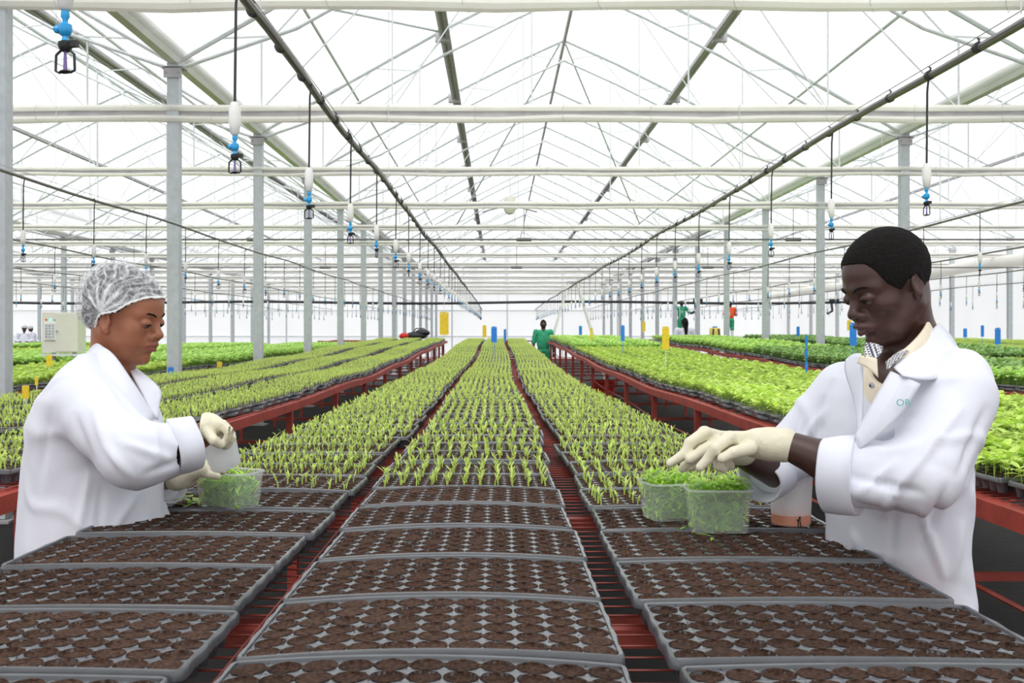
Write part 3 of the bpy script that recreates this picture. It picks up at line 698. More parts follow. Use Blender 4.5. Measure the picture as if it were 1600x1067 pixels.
def surf(fn, lo, hi, h):
    lo = np.array(lo, float); hi = np.array(hi, float); n = np.ceil((hi-lo)/h).astype(int)+1
    ax = [lo[i]+h*np.arange(n[i]) for i in range(3)]
    v = np.empty(n, np.float32)
    for i in range(0, n[0], 16):
        g = np.stack(np.meshgrid(ax[0][i:i+16], ax[1], ax[2], indexing='ij'), -1).astype(np.float32); sh = g.shape[:3]
        v[i:i+16] = fn(g.reshape(-1, 3)).reshape(sh)
    ins = v < 0; c = np.zeros(n-1, np.int8)
    for dx in (0, 1):
        for dy in (0, 1):
            for dz in (0, 1): c += ins[dx:n[0]-1+dx, dy:n[1]-1+dy, dz:n[2]-1+dz]
    cell = (c > 0) & (c < 8); idx = np.full(n-1, -1); N = int(cell.sum()); idx[cell] = np.arange(N); ijk = np.argwhere(cell)
    acc = np.zeros((N, 3)); cnt = np.zeros(N); off = [(a, b, d) for a in (0, 1) for b in (0, 1) for d in (0, 1)]
    cv = {o: v[ijk[:, 0]+o[0], ijk[:, 1]+o[1], ijk[:, 2]+o[2]] for o in off}
    for o in off:
        for axi in range(3):
            if o[axi]: continue
            o2 = list(o); o2[axi] = 1; a = cv[o]; b = cv[tuple(o2)]; m_ = (a < 0) != (b < 0)
            t = np.where(m_, a/np.where(m_, a-b, 1), 0)
            for j in range(3): acc[:, j] += np.where(m_, o[j]+(t if j == axi else 0), 0)
            cnt += m_
    V = lo+(ijk+acc/cnt[:, None])*h; Q = []
    for axi in range(3):
        b1, b2 = [(1, 2), (2, 0), (0, 1)][axi]
        sl0 = [slice(None)]*3; sl1 = [slice(None)]*3; sl0[axi] = slice(0, n[axi]-1); sl1[axi] = slice(1, n[axi])
        A = ins[tuple(sl0)]; B = ins[tuple(sl1)]; e = np.argwhere(A != B)
        e = e[(e[:, b1] > 0) & (e[:, b2] > 0) & (e[:, b1] < n[b1]-1) & (e[:, b2] < n[b2]-1)]
        if not len(e): continue
        fl = A[e[:, 0], e[:, 1], e[:, 2]]
        def I(d1, d2): q = e.copy(); q[:, b1] -= d1; q[:, b2] -= d2; return idx[q[:, 0], q[:, 1], q[:, 2]]
        q = np.stack([I(0, 0), I(1, 0), I(1, 1), I(0, 1)], -1); q[~fl] = q[~fl][:, ::-1]; Q.append(q)
    return V, np.concatenate(Q)
def vnormals(V, Q):
    n = np.cross(V[Q[:, 2]]-V[Q[:, 0]], V[Q[:, 3]]-V[Q[:, 1]]); N = np.zeros_like(V)
    for k in range(4): np.add.at(N, Q[:, k], n)
    return N/(np.linalg.norm(N, axis=1, keepdims=True)+1e-12)
def relax(V, Q, it=2, lam=.5):
    e = np.concatenate([Q[:, [0, 1]], Q[:, [1, 2]], Q[:, [2, 3]], Q[:, [3, 0]]])
    for _ in range(it):
        A = np.zeros_like(V); c = np.zeros(len(V)); np.add.at(A, e[:, 0], V[e[:, 1]]); np.add.at(c, e[:, 0], 1); np.add.at(A, e[:, 1], V[e[:, 0]]); np.add.at(c, e[:, 1], 1)
        V = V*(1-lam)+lam*A/c[:, None]
    return V
def prune(V, Q, keep):          # drop faces whose vertices fail keep
    k = keep[Q].all(1); Q = Q[k]; u = np.unique(Q); mp = np.full(len(V), -1); mp[u] = np.arange(len(u)); return V[u], mp[Q]
def surfobj(name, fn, lo, hi, h, mats, parent=None, world=None, disp=None, keep=None, mi=None, it=2, attr=None, thick=0):
    V, Q = surf(fn, lo, hi, h); V = relax(V, Q, it)
    if disp is not None: V = V+vnormals(V, Q)*disp(V)[:, None]
    if keep is not None: V, Q = prune(V, Q, keep(V))
    idx = mi(V[Q].mean(1)) if mi is not None else None; at = attr(V) if attr is not None else None
    if world is not None: V = V@world[0].T+world[1]
    if parent is not None: V = V-np.array(parent.location)
    me = fast(name, V, np.zeros((0, 3)), Q, mats, idx)
    if at is not None: a = me.attributes.new('fold', 'FLOAT', 'POINT'); a.data.foreach_set('value', at.astype(np.float32))
    o = link(name, me, parent)
    if thick: md = o.modifiers.new('solid', 'SOLIDIFY'); md.thickness = thick; md.offset = -1
    return o
def frame(fwd_yaw, pitch, roll=0):        # columns: forward, left, up
    f = np.array([math.cos(pitch)*math.cos(fwd_yaw), math.cos(pitch)*math.sin(fwd_yaw), -math.sin(pitch)])
    l = np.array([-math.sin(fwd_yaw), math.cos(fwd_yaw), 0]); u = np.cross(f, l)
    c, s = math.cos(roll), math.sin(roll); return np.stack([f, l*c+u*s, -l*s+u*c], 1)
def sheet(name, grid, m, parent, th=.003):     # a cloth piece from a grid of world points
    n, k = len(grid), len(grid[0]); V = [tuple(Vector(p)-parent.location) for row in grid for p in row]
    Q = [(i*k+j, i*k+j+1, (i+1)*k+j+1, (i+1)*k+j) for i in range(n-1) for j in range(k-1)]
    me = bpy.data.meshes.new(name); me.from_pydata(V, [], Q); me.materials.append(m); shade(me, 60); o = link(name, me, parent)
    sd = o.modifiers.new('sub', 'SUBSURF'); sd.levels = sd.render_levels = 2; sd.boundary_smooth = 'PRESERVE_CORNERS'
    md = o.modifiers.new('solid', 'SOLIDIFY'); md.thickness = th; md.offset = 0; return o
def vnoise(p, s, seed=0):       # cheap smooth noise from sines
    r = np.random.default_rng(seed); v = 0
    for k in range(6):
        d = r.normal(size=3); d /= np.linalg.norm(d); v = v+np.sin((p@d)*s*r.uniform(.6, 1.6)+r.uniform(0, 6.28)+1.3*np.sin((p@r.normal(size=3))*s*.5))
    return v/6

# head, in its own frame: x forward, y left, z up, origin between the ears
def head_fn(kind):
    w = kind == 'woman'
    def fn(p):
        q = p.copy(); q[:, 1] = np.abs(q[:, 1]); E = lambda c, r, R=None: S_ell(q, c, r, R); C = lambda a, b, ra, rb=None: S_cap(q, a, b, ra, rb)
        d = E((-.012, 0, .036), (.095 if w else .092, .074, .083))
        d = smin(d, E((.032 if w else .026, 0, .036), (.063, .062, .062)), .02)
        d = smin(d, E((.026, 0, -.03), (.060, .057 if w else .055, .080)), .03)
        d = smin(d, C((-.012, .050, -.045), (.040, .030, -.090), .020, .018), .03)
        d = smin(d, C((.040, .030, -.090), (.060 if w else .066, 0, -.100), .018, .017), .018)
        d = smin(d, E((.050, .040, -.022), (.026, .022, .022) if w else (.022, .020, .018)), .02)        # cheek
        if w: d = smin(d, E((.048, .036, -.052), (.030, .022, .026)), .02)
        d = smin(d, C((.083, .010, .020), (.066, .044, .020), .008 if w else .011, .008), .016)           # brow
        d = smax(d, -E((.098, .031, .001), (.019, .018, .013)), .014)                                  # socket
        d = smin(d, S_cap(p, (.080, 0, .016), (.101, 0, -.022), .0085, .0100), .012)                        # nose bridge
        d = smin(d, S_ell(p, (.104, 0, -.029), (.0125, .0125, .0105)), .009)
        d = smin(d, C((.095, .013, -.035), (.090, .0155, -.034), .0088, .0082), .005); d = smax(d, -C((.096, .0245, -.030), (.082, .027, -.036), .002), .003)
        d = smax(d, -C((.103, .0065, -.043), (.098, .0075, -.036), .0035, .003), .003)
        d = smin(d, S_ell(p, (.068, 0, -.060), (.030, .030, .026)), .018)                                 # muzzle
        d = smin(d, S_cap(p, (.094, 0, -.037), (.093, 0, -.048), .004, .005), .01)
        up = C((.1000, .004, -.0545), (.083, .024, -.0605), .0058, .0032); lo = C((.0965, .0, -.0685), (.082, .022, -.0635), .0075, .0035)
        if not w: up = C((.103, .005, -.0555), (.084, .026, -.0630), .0072, .004); lo = C((.0985, .0, -.0715), (.083, .024, -.0665), .0090, .004)
        d = smin(d, up, .005); d = smin(d, lo, .005)
        d = smax(d, -C((.109, 0, -.0618 if w else -.0635), (.082, .024, -.0618 if w else -.0640), .0016), .003)
        d = smax(d, -C((.094, 0, -.082), (.086, .012, -.082), .004), .010)                                 # crease above the chin
        d = smin(d, S_ell(p, (.069 if w else .074, 0, -.099), (.016, .018, .014)), .014)
        lid = E((.0775, .0305, .001), (.0150, .0165, .0125)); d = smin(d, lid, .003)
        d = smin(d, C((.0915, .021, .0005), (.0865, .0420, .0), .0022, .0016), .003)
        d = smax(d, -S_ell(q, (.0935, .0310, -.0055), (.0085, .0105, .0023), np.array(Matrix.Rotation(math.radians(20), 3, 'Z'))), .0018)                          # lowered eye opening
                # ear
        R = np.array(Matrix.Rotation(math.radians(14), 3, 'Z')@Matrix.Rotation(math.radians(-12), 3, 'Y'))
        q[:, 2] += .012 if w else .002; q[:, 0] += 0 if w else .006
        ear = E((-.012, .075, .000), (.019, .0070, .031), R); ear = smax(ear, -E((-.009, .083, .004), (.0125, .0065, .021), R), .003)
        ear = smin(ear, E((-.003, .075, -.024), (.010, .006, .010)), .005); ear = smin(ear, E((.002, .074, -.002), (.005, .006, .009)), .004)
        return smin(d, ear, .006)
    return fn
def lipmask(kind):
    def f(c):
        y = np.abs(c[:, 1]); z = c[:, 2]; x = c[:, 0]; hi = (-.0495 if kind == 'woman' else -.0485); lo = (-.077 if kind == 'woman' else -.081); t = y/.027
        return ((x > .082) & (t < 1) & (z < hi-.011*t**1.5+.0015*np.cos(y*300)) & (z > lo+.012*t**2)).astype(int)
    return f
def build_head(kind, parent, R, o, s, skin, lip, neckpts, neckr, h=.0026, extra=None):
    base = head_fn(kind); Ri = R.T
    npl = [(Ri@(np.array(p)-o))/s for p in neckpts]
    def fn(p):
        d = base(p); nk = S_chain(p, npl, [r/s for r in neckr], .02)
        cx = C = None
        d = smin(d, nk, .022)
        if extra is not None: d = extra(d, p, lambda w_: (Ri@(np.array(w_)-o))/s, s)
        return d
    lo = np.minimum.reduce([np.array([-.125, -.10, -.14])]+[q-.07 for q in npl]); hi = np.maximum.reduce([np.array([.13, .10, .135])]+[q+.07 for q in npl])
    return surfobj('head', fn, lo, hi, h, [skin, lip], parent, (R*s, o), None, None, lipmask(kind), 2)
def eyes(parent, R, o, s, skin):
    for sd in (-1, 1):
        m = MB(); c = o+R@(np.array([.0780, .0305*sd, -.0020])*s)-np.array(parent.location)
        Rm = Matrix(R.tolist()); m.ball(c, [.0122*s]*3, 16, 0); 
        g = R@(np.array([.0072, .0, -.0026])*s); m.ball(np.array(c)+g, [.0063*s]*3, 12, 1)
        m.build('eye', [M['eye'], M['iris']], parent)
    for sd in (-1, 1):          # eyebrow and lashes
        m = MB(); pts = [o+R@(np.array(q)*s)-np.array(parent.location) for q in ((.0965, .013*sd, .0190), (.0940, .023*sd, .0245), (.0870, .035*sd, .0265), (.0745, .047*sd, .0210))]
        m.tube(pts, [v_*s*(.8 if parent is wroot else .8) for v_ in (.0022, .0034, .0030, .0010)], 6); m.build('eyebrow', M['hair'], parent)
        m = MB(); pts = [o+R@(np.array(q)*s)-np.array(parent.location) for q in ((.0930, .0195*sd, -.0030), (.0940, .0300*sd, -.0030), (.0880, .0425*sd, -.0040))]
        m.tube(pts, [.0006*s, .0013*s, .0007*s], 5); m.build('eyelashes', M['hair'], parent)
A3 = lambda v: np.array(v, float)

# ---------------- woman
WY = 2.34
wroot = thing('person', (-1.15, WY, 0), 'person in a white coat and white hair net filling trays on the left', 'person')
Rw = frame(math.radians(-14), math.radians(12), math.radians(2)); sw = .88
ow = A3(P(198, 495, WY))
neckw = [ow+Rw@(A3((-.030, 0, -.040))*sw), A3(P(176, 562, WY+.01)), A3(P(165, 600, WY+.03)), A3(P(196, 640, WY+.01))]
head_w = build_head('woman', wroot, Rw, ow, sw, M['skinw'], M['lipw'], neckw, [.052, .050, .062, .052])
eyes(wroot, Rw, ow, sw, M['skinw'])
# hair under the net and the net itself
HW = head_fn('woman')
HX = [-.14, -.085, -.045, -.020, .020, .050, .078, .12]; HZ = [-.09, -.072, -.032, .004, .020, .048, .068, .078]
def hline(p): return p[:, 2]-np.interp(p[:, 0], HX, HZ)       # above zero: under the net
def netbase(p):
    d = S_ell(p, (-.030, 0, .050), (.112, .097, .097)); d = smin(d, S_ell(p, (-.078, 0, .004), (.056, .072, .060)), .03)
    return smin(d, HW(p)-.004, .01)
surfobj('hair', lambda p: smax(np.minimum(S_ell(p, (-.030, 0, .046), (.098, .084, .088)), np.minimum(S_ell(p, (-.072, 0, .0), (.050, .062, .058)), HW(p)-.0022)), -(hline(p)+np.interp(p[:, 0], [-.045, -.025], [.020, .004])), .004), (-.14, -.1, -.115), (.115, .1, .15), .004, M['hair'], wroot, (Rw*sw, ow))
gat = A3((-.018, -.090, .010))     # where the pleats gather above the ear
def netfold(V):
    v = V-gat; an = np.arctan2(v[:, 2], v[:, 0]); r = np.linalg.norm(v, axis=1)
    a = np.sin(an*15+2*np.sin(an*3+r*18))*np.exp(-r*9)*1.2+np.sin(V[:, 0]*150+V[:, 2]*60+2.5*np.sin(V[:, 2]*60)+V[:, 1]*40)*.35
    return a+.3*np.sin(V[:, 0]*60-V[:, 2]*130+2*np.sin(V[:, 0]*90))
def netattr(V):
    v = V-gat; an = np.arctan2(v[:, 2], v[:, 0]); r = np.linalg.norm(v, axis=1); side = V[:, 1] < 0
    plea = 0
    for t, w_, L in ((.62, .05, .075), (.98, .075, .085), (1.38, .085, .085), (1.85, .07, .08), (2.35, .07, .07)):
        e = np.abs(an-t)*r; plea = np.maximum(plea, np.clip(1.3-e/(w_*.06+.0012), 0, 1)*np.clip((L-r)/.02, 0, 1))
    fan = np.clip(1.2-np.abs(an-1.3)/.5, 0, 1)*np.clip((.03-r)/.008, 0, 1)
    rid = np.clip(np.sin(an*34+3*np.sin(r*70+an*5)), 0, 1)**3*np.clip(r/.04, 0, 1)
    crk = np.clip(np.sin(V[:, 2]*330+3*np.sin(V[:, 0]*75)+2*np.sin(V[:, 0]*190+V[:, 2]*50)), 0, 1)**4
    return .04+.30*rid+.22*crk+(.62*np.clip(np.maximum(plea, fan), 0, 1))*side+.55*np.exp(-(hline(V)/.005)**2)
surfobj('hair_net', lambda p: smax(netbase(p), -(hline(p)+.004), .003), (-.17, -.12, -.11), (.12, .12, .17), .0026, M['net'], wroot, (Rw*sw, ow), disp=lambda V: .0012*netfold(V), keep=lambda V: hline(V) > -.0025, attr=netattr)
m = MB(); half = []       # gathered elastic edge of the net, following its surface
for x in np.linspace(-.125, .098, 60):
    z = float(np.interp(x, HX, HZ)); lo_, hi_ = 0., .13
    if float(netbase(np.array([[x, 0, z]]))[0]) > 0: continue
    for _ in range(22):
        md = (lo_+hi_)/2; lo_, hi_ = (md, hi_) if float(netbase(np.array([[x, md, z]]))[0]) < 0 else (lo_, md)
    half.append((x, lo_, z))
ring = [(x, -y, z) for x, y, z in half]+[(x, y, z) for x, y, z in half[::-1]]; ring.append(ring[0])
pts = [ow+Rw@(A3((x, y, z+.0012*math.sin(i*2.4)))*sw)-A3(wroot.location) for i, (x, y, z) in enumerate(ring)]
m.tube(pts, [.0024+.0009*math.sin(i*1.7) for i in range(len(pts))], 7); m.build('net_elastic', M['white'], wroot)

# coat of the woman
Zp = lambda py, Y=WY: CZ+(VY-py)*Y/F
Xp = lambda px, Y=WY: (px-VX)*Y/F
zl = [Zp(y) for y in (560, 590, 620, 660, 700, 760, 820, 880, 960, 1080)]
wl = [Xp(x) for x in (140, 112, 80, 56, 44, 37, 34, 33, 26, 22)]; wr = [Xp(x) for x in (184, 196, 222, 244, 257, 262, 268, 275, 282, 288)]
cx = [(a+b)/2 for a, b in zip(wl, wr)]; aa = [(b-a)/2*.97 for a, b in zip(wl, wr)]; bb = [.085, .155, .185, .19, .18, .175, .185, .20, .215, .225]
sh = A3(P(136, 632, 2.20)); el = A3(P(212, 712, 2.10)); cu = A3(P(305, 692, 2.16)); sh2 = A3(P(150, 612, 2.54)); el2 = A3(P(215, 742, 2.56)); cu2 = A3(P(262, 752, 2.42))
def coatw(p):
    d = S_loft(p, zl, cx, [WY+.01]*10, aa, bb, -.12)
    d = smin(d, S_cap(p, sh, el, .076, .068), .035); ar = smin(S_cap(p, el, cu, .066, .050), S_ell(p, A3(P(240, 722, 2.1)), (.05, .05, .036)), .02); d = smin(d, ar, .022)
    d = smin(d, S_chain(p, [sh2, el2, cu2], [.075, .062, .048], .02), .03)
    d = smin(d, S_cap(p, A3(P(134, 592, WY-.09)), A3(P(134, 590, WY+.1)), .045, .045), .05)
    # open neck
    d = smax(d, -S_cap(p, A3(P(178, 560, WY)), A3(P(206, 600, WY-.0)), .060, .058), .012)
    d = smax(d, -S_cap(p, A3(P(206, 600, WY)), A3(P(236, 640, WY+.01)), .024, .008), .010)
    cd = (cu-el)/np.linalg.norm(cu-el); d = smax(d, np.where(np.linalg.norm(p-cu, axis=-1) < .10, (p-cu)@cd+.018, -1).astype(np.float32), .003)
    cd2 = (cu2-el2)/np.linalg.norm(cu2-el2); d = smax(d, np.where(np.linalg.norm(p-cu2, axis=-1) < .09, (p-cu2)@cd2+.016, -1).astype(np.float32), .003)
    return d
FOLDW = [((150, 640), (168, 700), .006), ((168, 700), (205, 745), .007), ((120, 650), (150, 735), -.006), ((205, 650), (262, 680), .006), ((190, 690), (270, 720), .006), ((230, 740), (290, 716), -.006), ((140, 740), (120, 850), .006), ((80, 640), (60, 760), -.004), ((160, 760), (150, 860), -.005), ((215, 770), (170, 840), .005), ((165, 598), (230, 660), -.004), ((240, 668), (250, 730), .005)]
FOLDM = [((1500, 640), (1400, 770), .008), ((1540, 640), (1500, 740), -.007), ((1330, 745), (1440, 770), -.007), ((1330, 700), (1420, 660), .006), ((1345, 770), (1400, 720), .007), ((1440, 800), (1475, 900), .010), ((1400, 800), (1390, 880), -.007), ((1480, 760), (1440, 860), -.009), ((1460, 600), (1500, 590), .005), ((1290, 640), (1240, 710), .006), ((1250, 650), (1215, 735), -.005), ((1500, 820), (1490, 900), .008), ((1420, 740), (1380, 800), .006), ((1330, 830), (1340, 860), .005)]
def folds(L, amp=1, ns=26, seed=3, side=0):
    def f(V):
        px = VX+F*V[:, 0]/V[:, 1]; py = VY-F*(V[:, 2]-CZ)/V[:, 1]; d = np.zeros(len(V))
        for (x0, y0), (x1, y1), a in L:
            dx, dy = x1-x0, y1-y0; l2 = dx*dx+dy*dy; t = np.clip(((px-x0)*dx+(py-y0)*dy)/l2, 0, 1); e = np.hypot(px-x0-t*dx, py-y0-t*dy)
            d += 1.35*a*np.exp(-(e/6.5)**2)*np.sin(np.pi*np.clip(.1+.8*t, 0, 1))
        return amp*d+.0035*vnoise(V*[1, 1, .6], ns, seed)+.0012*vnoise(V, ns*3, seed+1)+.0045*np.exp(-(vnoise(V*[1, 1, .75], ns*.62, seed+5)/.10)**2)-.0035*np.exp(-(vnoise(V*[1, 1, .8], ns*.5, seed+9)/.09)**2)
    return f
surfobj('lab_coat', coatw, (Xp(10), WY-.36, .60), (Xp(330), WY+.38, Zp(545)), .0065, M['coat'], wroot, disp=folds(FOLDW), it=2)
def cuff(parent, a, b, r0, r1, L, m_, seed=1):
    a = A3(a); b = A3(b); t = (b-a)/np.linalg.norm(b-a); u = np.cross(t, [0, 0, 1.]); u /= np.linalg.norm(u); v = np.cross(t, u); n = 40; V = []; Q = []
    rows = [(-L+.022, .006), (-L+.003, r0-.024), (-L, r0), (-L*.97, r0+.004), (-L*.5, (r0+r1)/2+.0045), (0, r1+.004), (.003, r1+.001), (0, r1-.002), (-L*.8, r1-.006)]
    for x, r in rows:
        for k in range(n):
            an = 2*math.pi*k/n; rr = r*(1+.03*math.sin(3*an+seed)+.02*math.sin(5*an+seed*2+x*60)); V.append(b+t*(x+.002*math.sin(2*an+seed))+(u*math.cos(an)+v*math.sin(an))*rr-A3(parent.location))
    for i in range(len(rows)-1):
        for k in range(n): Q.append((i*n+k, i*n+(k+1) % n, (i+1)*n+(k+1) % n, (i+1)*n+k))
    me = fast('cuff', V, np.zeros((0, 3)), Q, m_); return link('cuff', me, parent)
cuff(wroot, el, cu+(cu-el)*.02, .0580, .0545, .050, M['coat'], 1); cuff(wroot, el2, cu2+(cu2-el2)*.03, .055, .051, .045, M['coat'], 2)
# collar: near lapel running from the nape to the chest, far lapel with its point
Pv = lambda x, y, Y: tuple(P(x, y, Y))
sheet('collar', [[Pv(124, 566, WY-.02), Pv(150, 532, WY-.03), Pv(158, 540, WY-.06)], [Pv(140, 590, WY-.12), Pv(166, 556, WY-.115), Pv(178, 552, WY-.09)], [Pv(158, 622, WY-.17), Pv(186, 588, WY-.155), Pv(196, 580, WY-.12)], [Pv(188, 650, WY-.18), Pv(210, 618, WY-.155), Pv(217, 611, WY-.12)], [Pv(228, 668, WY-.15), Pv(238, 656, WY-.12), Pv(243, 652, WY-.08)]], M['coat'], wroot)
sheet('lapel', [[Pv(203, 578, WY+.00), Pv(207, 573, WY+.03), Pv(213, 576, WY+.05)], [Pv(212, 597, WY-.03), Pv(232, 592, WY-.02), Pv(258, 609, WY+.0)], [Pv(226, 622, WY-.06), Pv(238, 624, WY-.05), Pv(248, 627, WY-.03)], [Pv(240, 652, WY-.08), Pv(243, 654, WY-.08), Pv(247, 656, WY-.07)]], M['coat'], wroot)
m = MB(); m.tube([A3(P(208, 602, WY-.03))-A3(wroot.location), A3(P(224, 628, WY-.05))-A3(wroot.location), A3(P(236, 648, WY-.06))-A3(wroot.location)], [.004, .0045, .002], 6); m.build('blouse_edge', mat('pink_edge', sr(150, 100, 98), .8), wroot)
m = MB(); q = A3(P(205, 580, WY))-A3(wroot.location)
# near sleeve cuff fold
# forearms, gloved hands
wr1 = A3(P(325, 668, 2.17)); 
surfobj('forearm', lambda p: smin(S_cap(p, cu-(cu-el)*.25, A3(P(312, 682, 2.17)), .030, .026), S_cap(p, A3(P(312, 682, 2.17)), A3(P(332, 668, 2.18)), .026, .024), .01), (Xp(270), 2.0, Zp(760)), (Xp(372), 2.4, Zp(610)), .004, M['skinw'], wroot)
surfobj('forearm', lambda p: S_cap(p, cu2-(cu2-el2)*.3, A3(P(288, 744, 2.36)), .028, .024), (Xp(230), 2.2, Zp(800)), (Xp(320), 2.6, Zp(700)), .004, M['skinw'], wroot)
def hand(pts_palm, rp, fingers, cuff=None):
    def fn(p):
        d = None
        w_ = A3(pts_palm[0])
        for k in pts_palm[1:]:
            v = S_cap(p, w_, A3(k), rp[0], rp[1]); d = v if d is None else smin(d, v, .012)
        fs = []
        for pts, rs in fingers: 
            d = smin(d, S_chain(p, [A3(q) for q in pts], rs, .003), .0035)
        if cuff is not None: d = smin(d, S_cap(p, A3(cuff[0]), A3(cuff[1]), cuff[2], cuff[3]), .012)
        return d
    return fn
# near hand: back of the hand up, fingers dipping into the beaker
p_ = lambda x, y, Y: A3(P(x, y, Y))
hn = hand([p_(322, 666, 2.17), p_(347, 664, 2.150), p_(350, 667, 2.175), p_(349, 671, 2.20), p_(344, 672, 2.225)], (.024, .0125),
    [([p_(348, 665, 2.145), p_(360, 676, 2.14), p_(352, 690, 2.15)], [.0115, .0100, .0090]),
     ([p_(352, 668, 2.168), p_(365, 680, 2.165), p_(355, 696, 2.17)], [.0115, .0100, .0088]),
     ([p_(350, 670, 2.195), p_(362, 684, 2.195), p_(351, 697, 2.195)], [.011, .0096, .0085]),
     ([p_(345, 672, 2.22), p_(354, 686, 2.225), p_(345, 696, 2.22)], [.0105, .009, .008]),
     ([p_(325, 676, 2.145), p_(334, 688, 2.13), p_(345, 695, 2.14)], [.014, .0112, .0092])], (p_(314, 672, 2.17), p_(328, 666, 2.17), .030, .026))
surfobj('gloved_hand', hn, (Xp(290, 2.05), 2.05, Zp(730)), (Xp(395), 2.30, Zp(635)), .0025, M['glove'], wroot)
hf = hand([p_(286, 742, 2.345), p_(312, 722, 2.35), p_(314, 728, 2.33), p_(314, 734, 2.31)], (.026, .015),
    [([p_(314, 722, 2.36), p_(330, 716, 2.375), p_(348, 716, 2.36)], [.0115, .010, .009]), ([p_(315, 727, 2.345), p_(332, 726, 2.36), p_(350, 727, 2.35)], [.0115, .010, .009]),
     ([p_(315, 733, 2.325), p_(332, 735, 2.34), p_(348, 736, 2.33)], [.011, .0098, .0086]), ([p_(312, 738, 2.31), p_(326, 742, 2.32), p_(340, 744, 2.31)], [.0105, .009, .008]),
     ([p_(296, 728, 2.33), p_(310, 710, 2.30), p_(322, 700, 2.28)], [.014, .0115, .0095])], (p_(276, 748, 2.37), p_(290, 742, 2.345), .029, .027))
surfobj('gloved_hand', hf, (Xp(255), 2.24, Zp(775)), (Xp(372), 2.46, Zp(680)), .0025, M['glove'], wroot)

# ---------------- man
MY = 1.97
mroot = thing('person', (.80, MY, 0), 'person with short black hair in a white coat over a cream shirt, on the right', 'person')
yawm = math.radians(180+16); Rm_ = frame(yawm, math.radians(21), math.radians(0)); sm = .905
om = A3(P(1387, 447, MY))
neckm = [om+Rm_@(A3((-.028, 0, -.032))*sm), A3(P(1410, 505, MY+.03)), A3(P(1432, 560, MY+.05)), A3(P(1395, 600, MY+.04))]
head_m = build_head('man', mroot, Rm_, om, sm, M['skinm'], M['lipm'], neckm, [.052, .053, .066, .072])
eyes(mroot, Rm_, om, sm, M['skinm'])
HM = head_fn('man')
def hairm(p):
    q = p.copy(); q[:, 1] = np.abs(q[:, 1])
    d = np.minimum(HM(p)-.0015, smin(S_ell(p, (-.012, 0, .037), (.0965, .0790, .0910)), S_ell(p, (.024, 0, .038), (.064, .066, .0690)), .02))
    ed = np.maximum(0, np.abs(q[:, 1])-.072)
    # hairline: forehead, temple, around the ear, nape
    fl = q[:, 0]-(.066-.9*np.maximum(0, .055-q[:, 2])*0)         # front limit
    front = np.where(q[:, 2] > .060, q[:, 0]-.30, q[:, 0]-(.040-.35*(.060-q[:, 2])))
    hl = np.maximum(q[:, 0]*.55+.052-q[:, 2]-.062*0, -9)
    lim = np.interp(q[:, 0], [-.12, -.085, -.05, -.036, -.018, .004, .018, .034, .046, .056, .066, .085, .12], [-.056, -.056, -.046, -.028, .018, .010, -.006, .006, .020, .046, .074, .079, .084])
    d = smax(d, (lim-q[:, 2]).astype(np.float32), .003)
    return d
surfobj('hair', hairm, (-.13, -.1, -.08), (.11, .1, .145), .003, M['hair'], mroot, (Rm_*sm, om), disp=lambda V: .0012*vnoise(V, 420, 5)+.0008*vnoise(V, 900, 6), it=1)
zm = [Zp(y, MY) for y in (545, 565, 590, 620, 660, 720, 790, 860, 930, 1040)]
ml = [Xp(x, MY) for x in (1395, 1350, 1315, 1300, 1290, 1288, 1296, 1306, 1325, 1335)]; mr_ = [Xp(x, MY) for x in (1482, 1515, 1532, 1540, 1540, 1528, 1518, 1508, 1502, 1500)]
mcx = [(a+b)/2 for a, b in zip(ml, mr_)]; maa = [(b-a)/2*.80 for a, b in zip(ml, mr_)]; mbb = [.07, .12, .155, .17, .168, .158, .152, .150, .155, .155]
msh = p_(1492, 622, 1.86); mel = p_(1440, 745, 1.76); mcu = p_(1298, 740, 1.84); ms2 = p_(1325, 618, 2.16); me2 = p_(1235, 712, 2.2); mc2 = p_(1188, 748, 2.12)
def coatm(p):
    d = S_loft(p, zm, mcx, [MY+.03]*10, maa, mbb, .58)
    d = smin(d, S_cap(p, msh, mel, .074, .064), .03); d = smin(d, smin(S_cap(p, mel, mcu, .062, .060), S_ell(p, p_(1370, 765, 1.78), (.06, .05, .032)), .02), .02)
    d = smin(d, S_chain(p, [ms2, me2, mc2], [.075, .060, .046], .02), .03)
    d = smin(d, S_cap(p, p_(1500, 585, MY-.06), p_(1420, 575, MY+.14), .05, .04), .04)
    d = smax(d, -S_chain(p, [p_(1425, 530, MY+.02), p_(1386, 572, MY-.02), p_(1354, 625, MY-.07), p_(1340, 675, MY-.09)], [.076, .056, .030, .010], .02), .010)
    cd = (mcu-mel)/np.linalg.norm(mcu-mel); nr = np.linalg.norm(p-mcu, axis=-1) < .12
    d = smax(d, np.where(nr, (p-mcu)@cd+.016, -1).astype(np.float32), .003)
    cd2 = (mc2-me2)/np.linalg.norm(mc2-me2); nr = np.linalg.norm(p-mc2, axis=-1) < .10
    d = smax(d, np.where(nr, (p-mc2)@cd2+.016, -1).astype(np.float32), .003)
    return d
surfobj('lab_coat', coatm, (Xp(1150, 1.7), 1.62, .62), (Xp(1600, 2.0), 2.36, Zp(535, MY)), .0065, M['coat'], mroot, disp=folds(FOLDM, 1, 24, 9), it=2)
cuff(mroot, mel, mcu+(mcu-mel)*.06, .070, .065, .058, M['coat'], 3); cuff(mroot, me2, mc2+(mc2-me2)*.05, .056, .050, .050, M['coat'], 5)
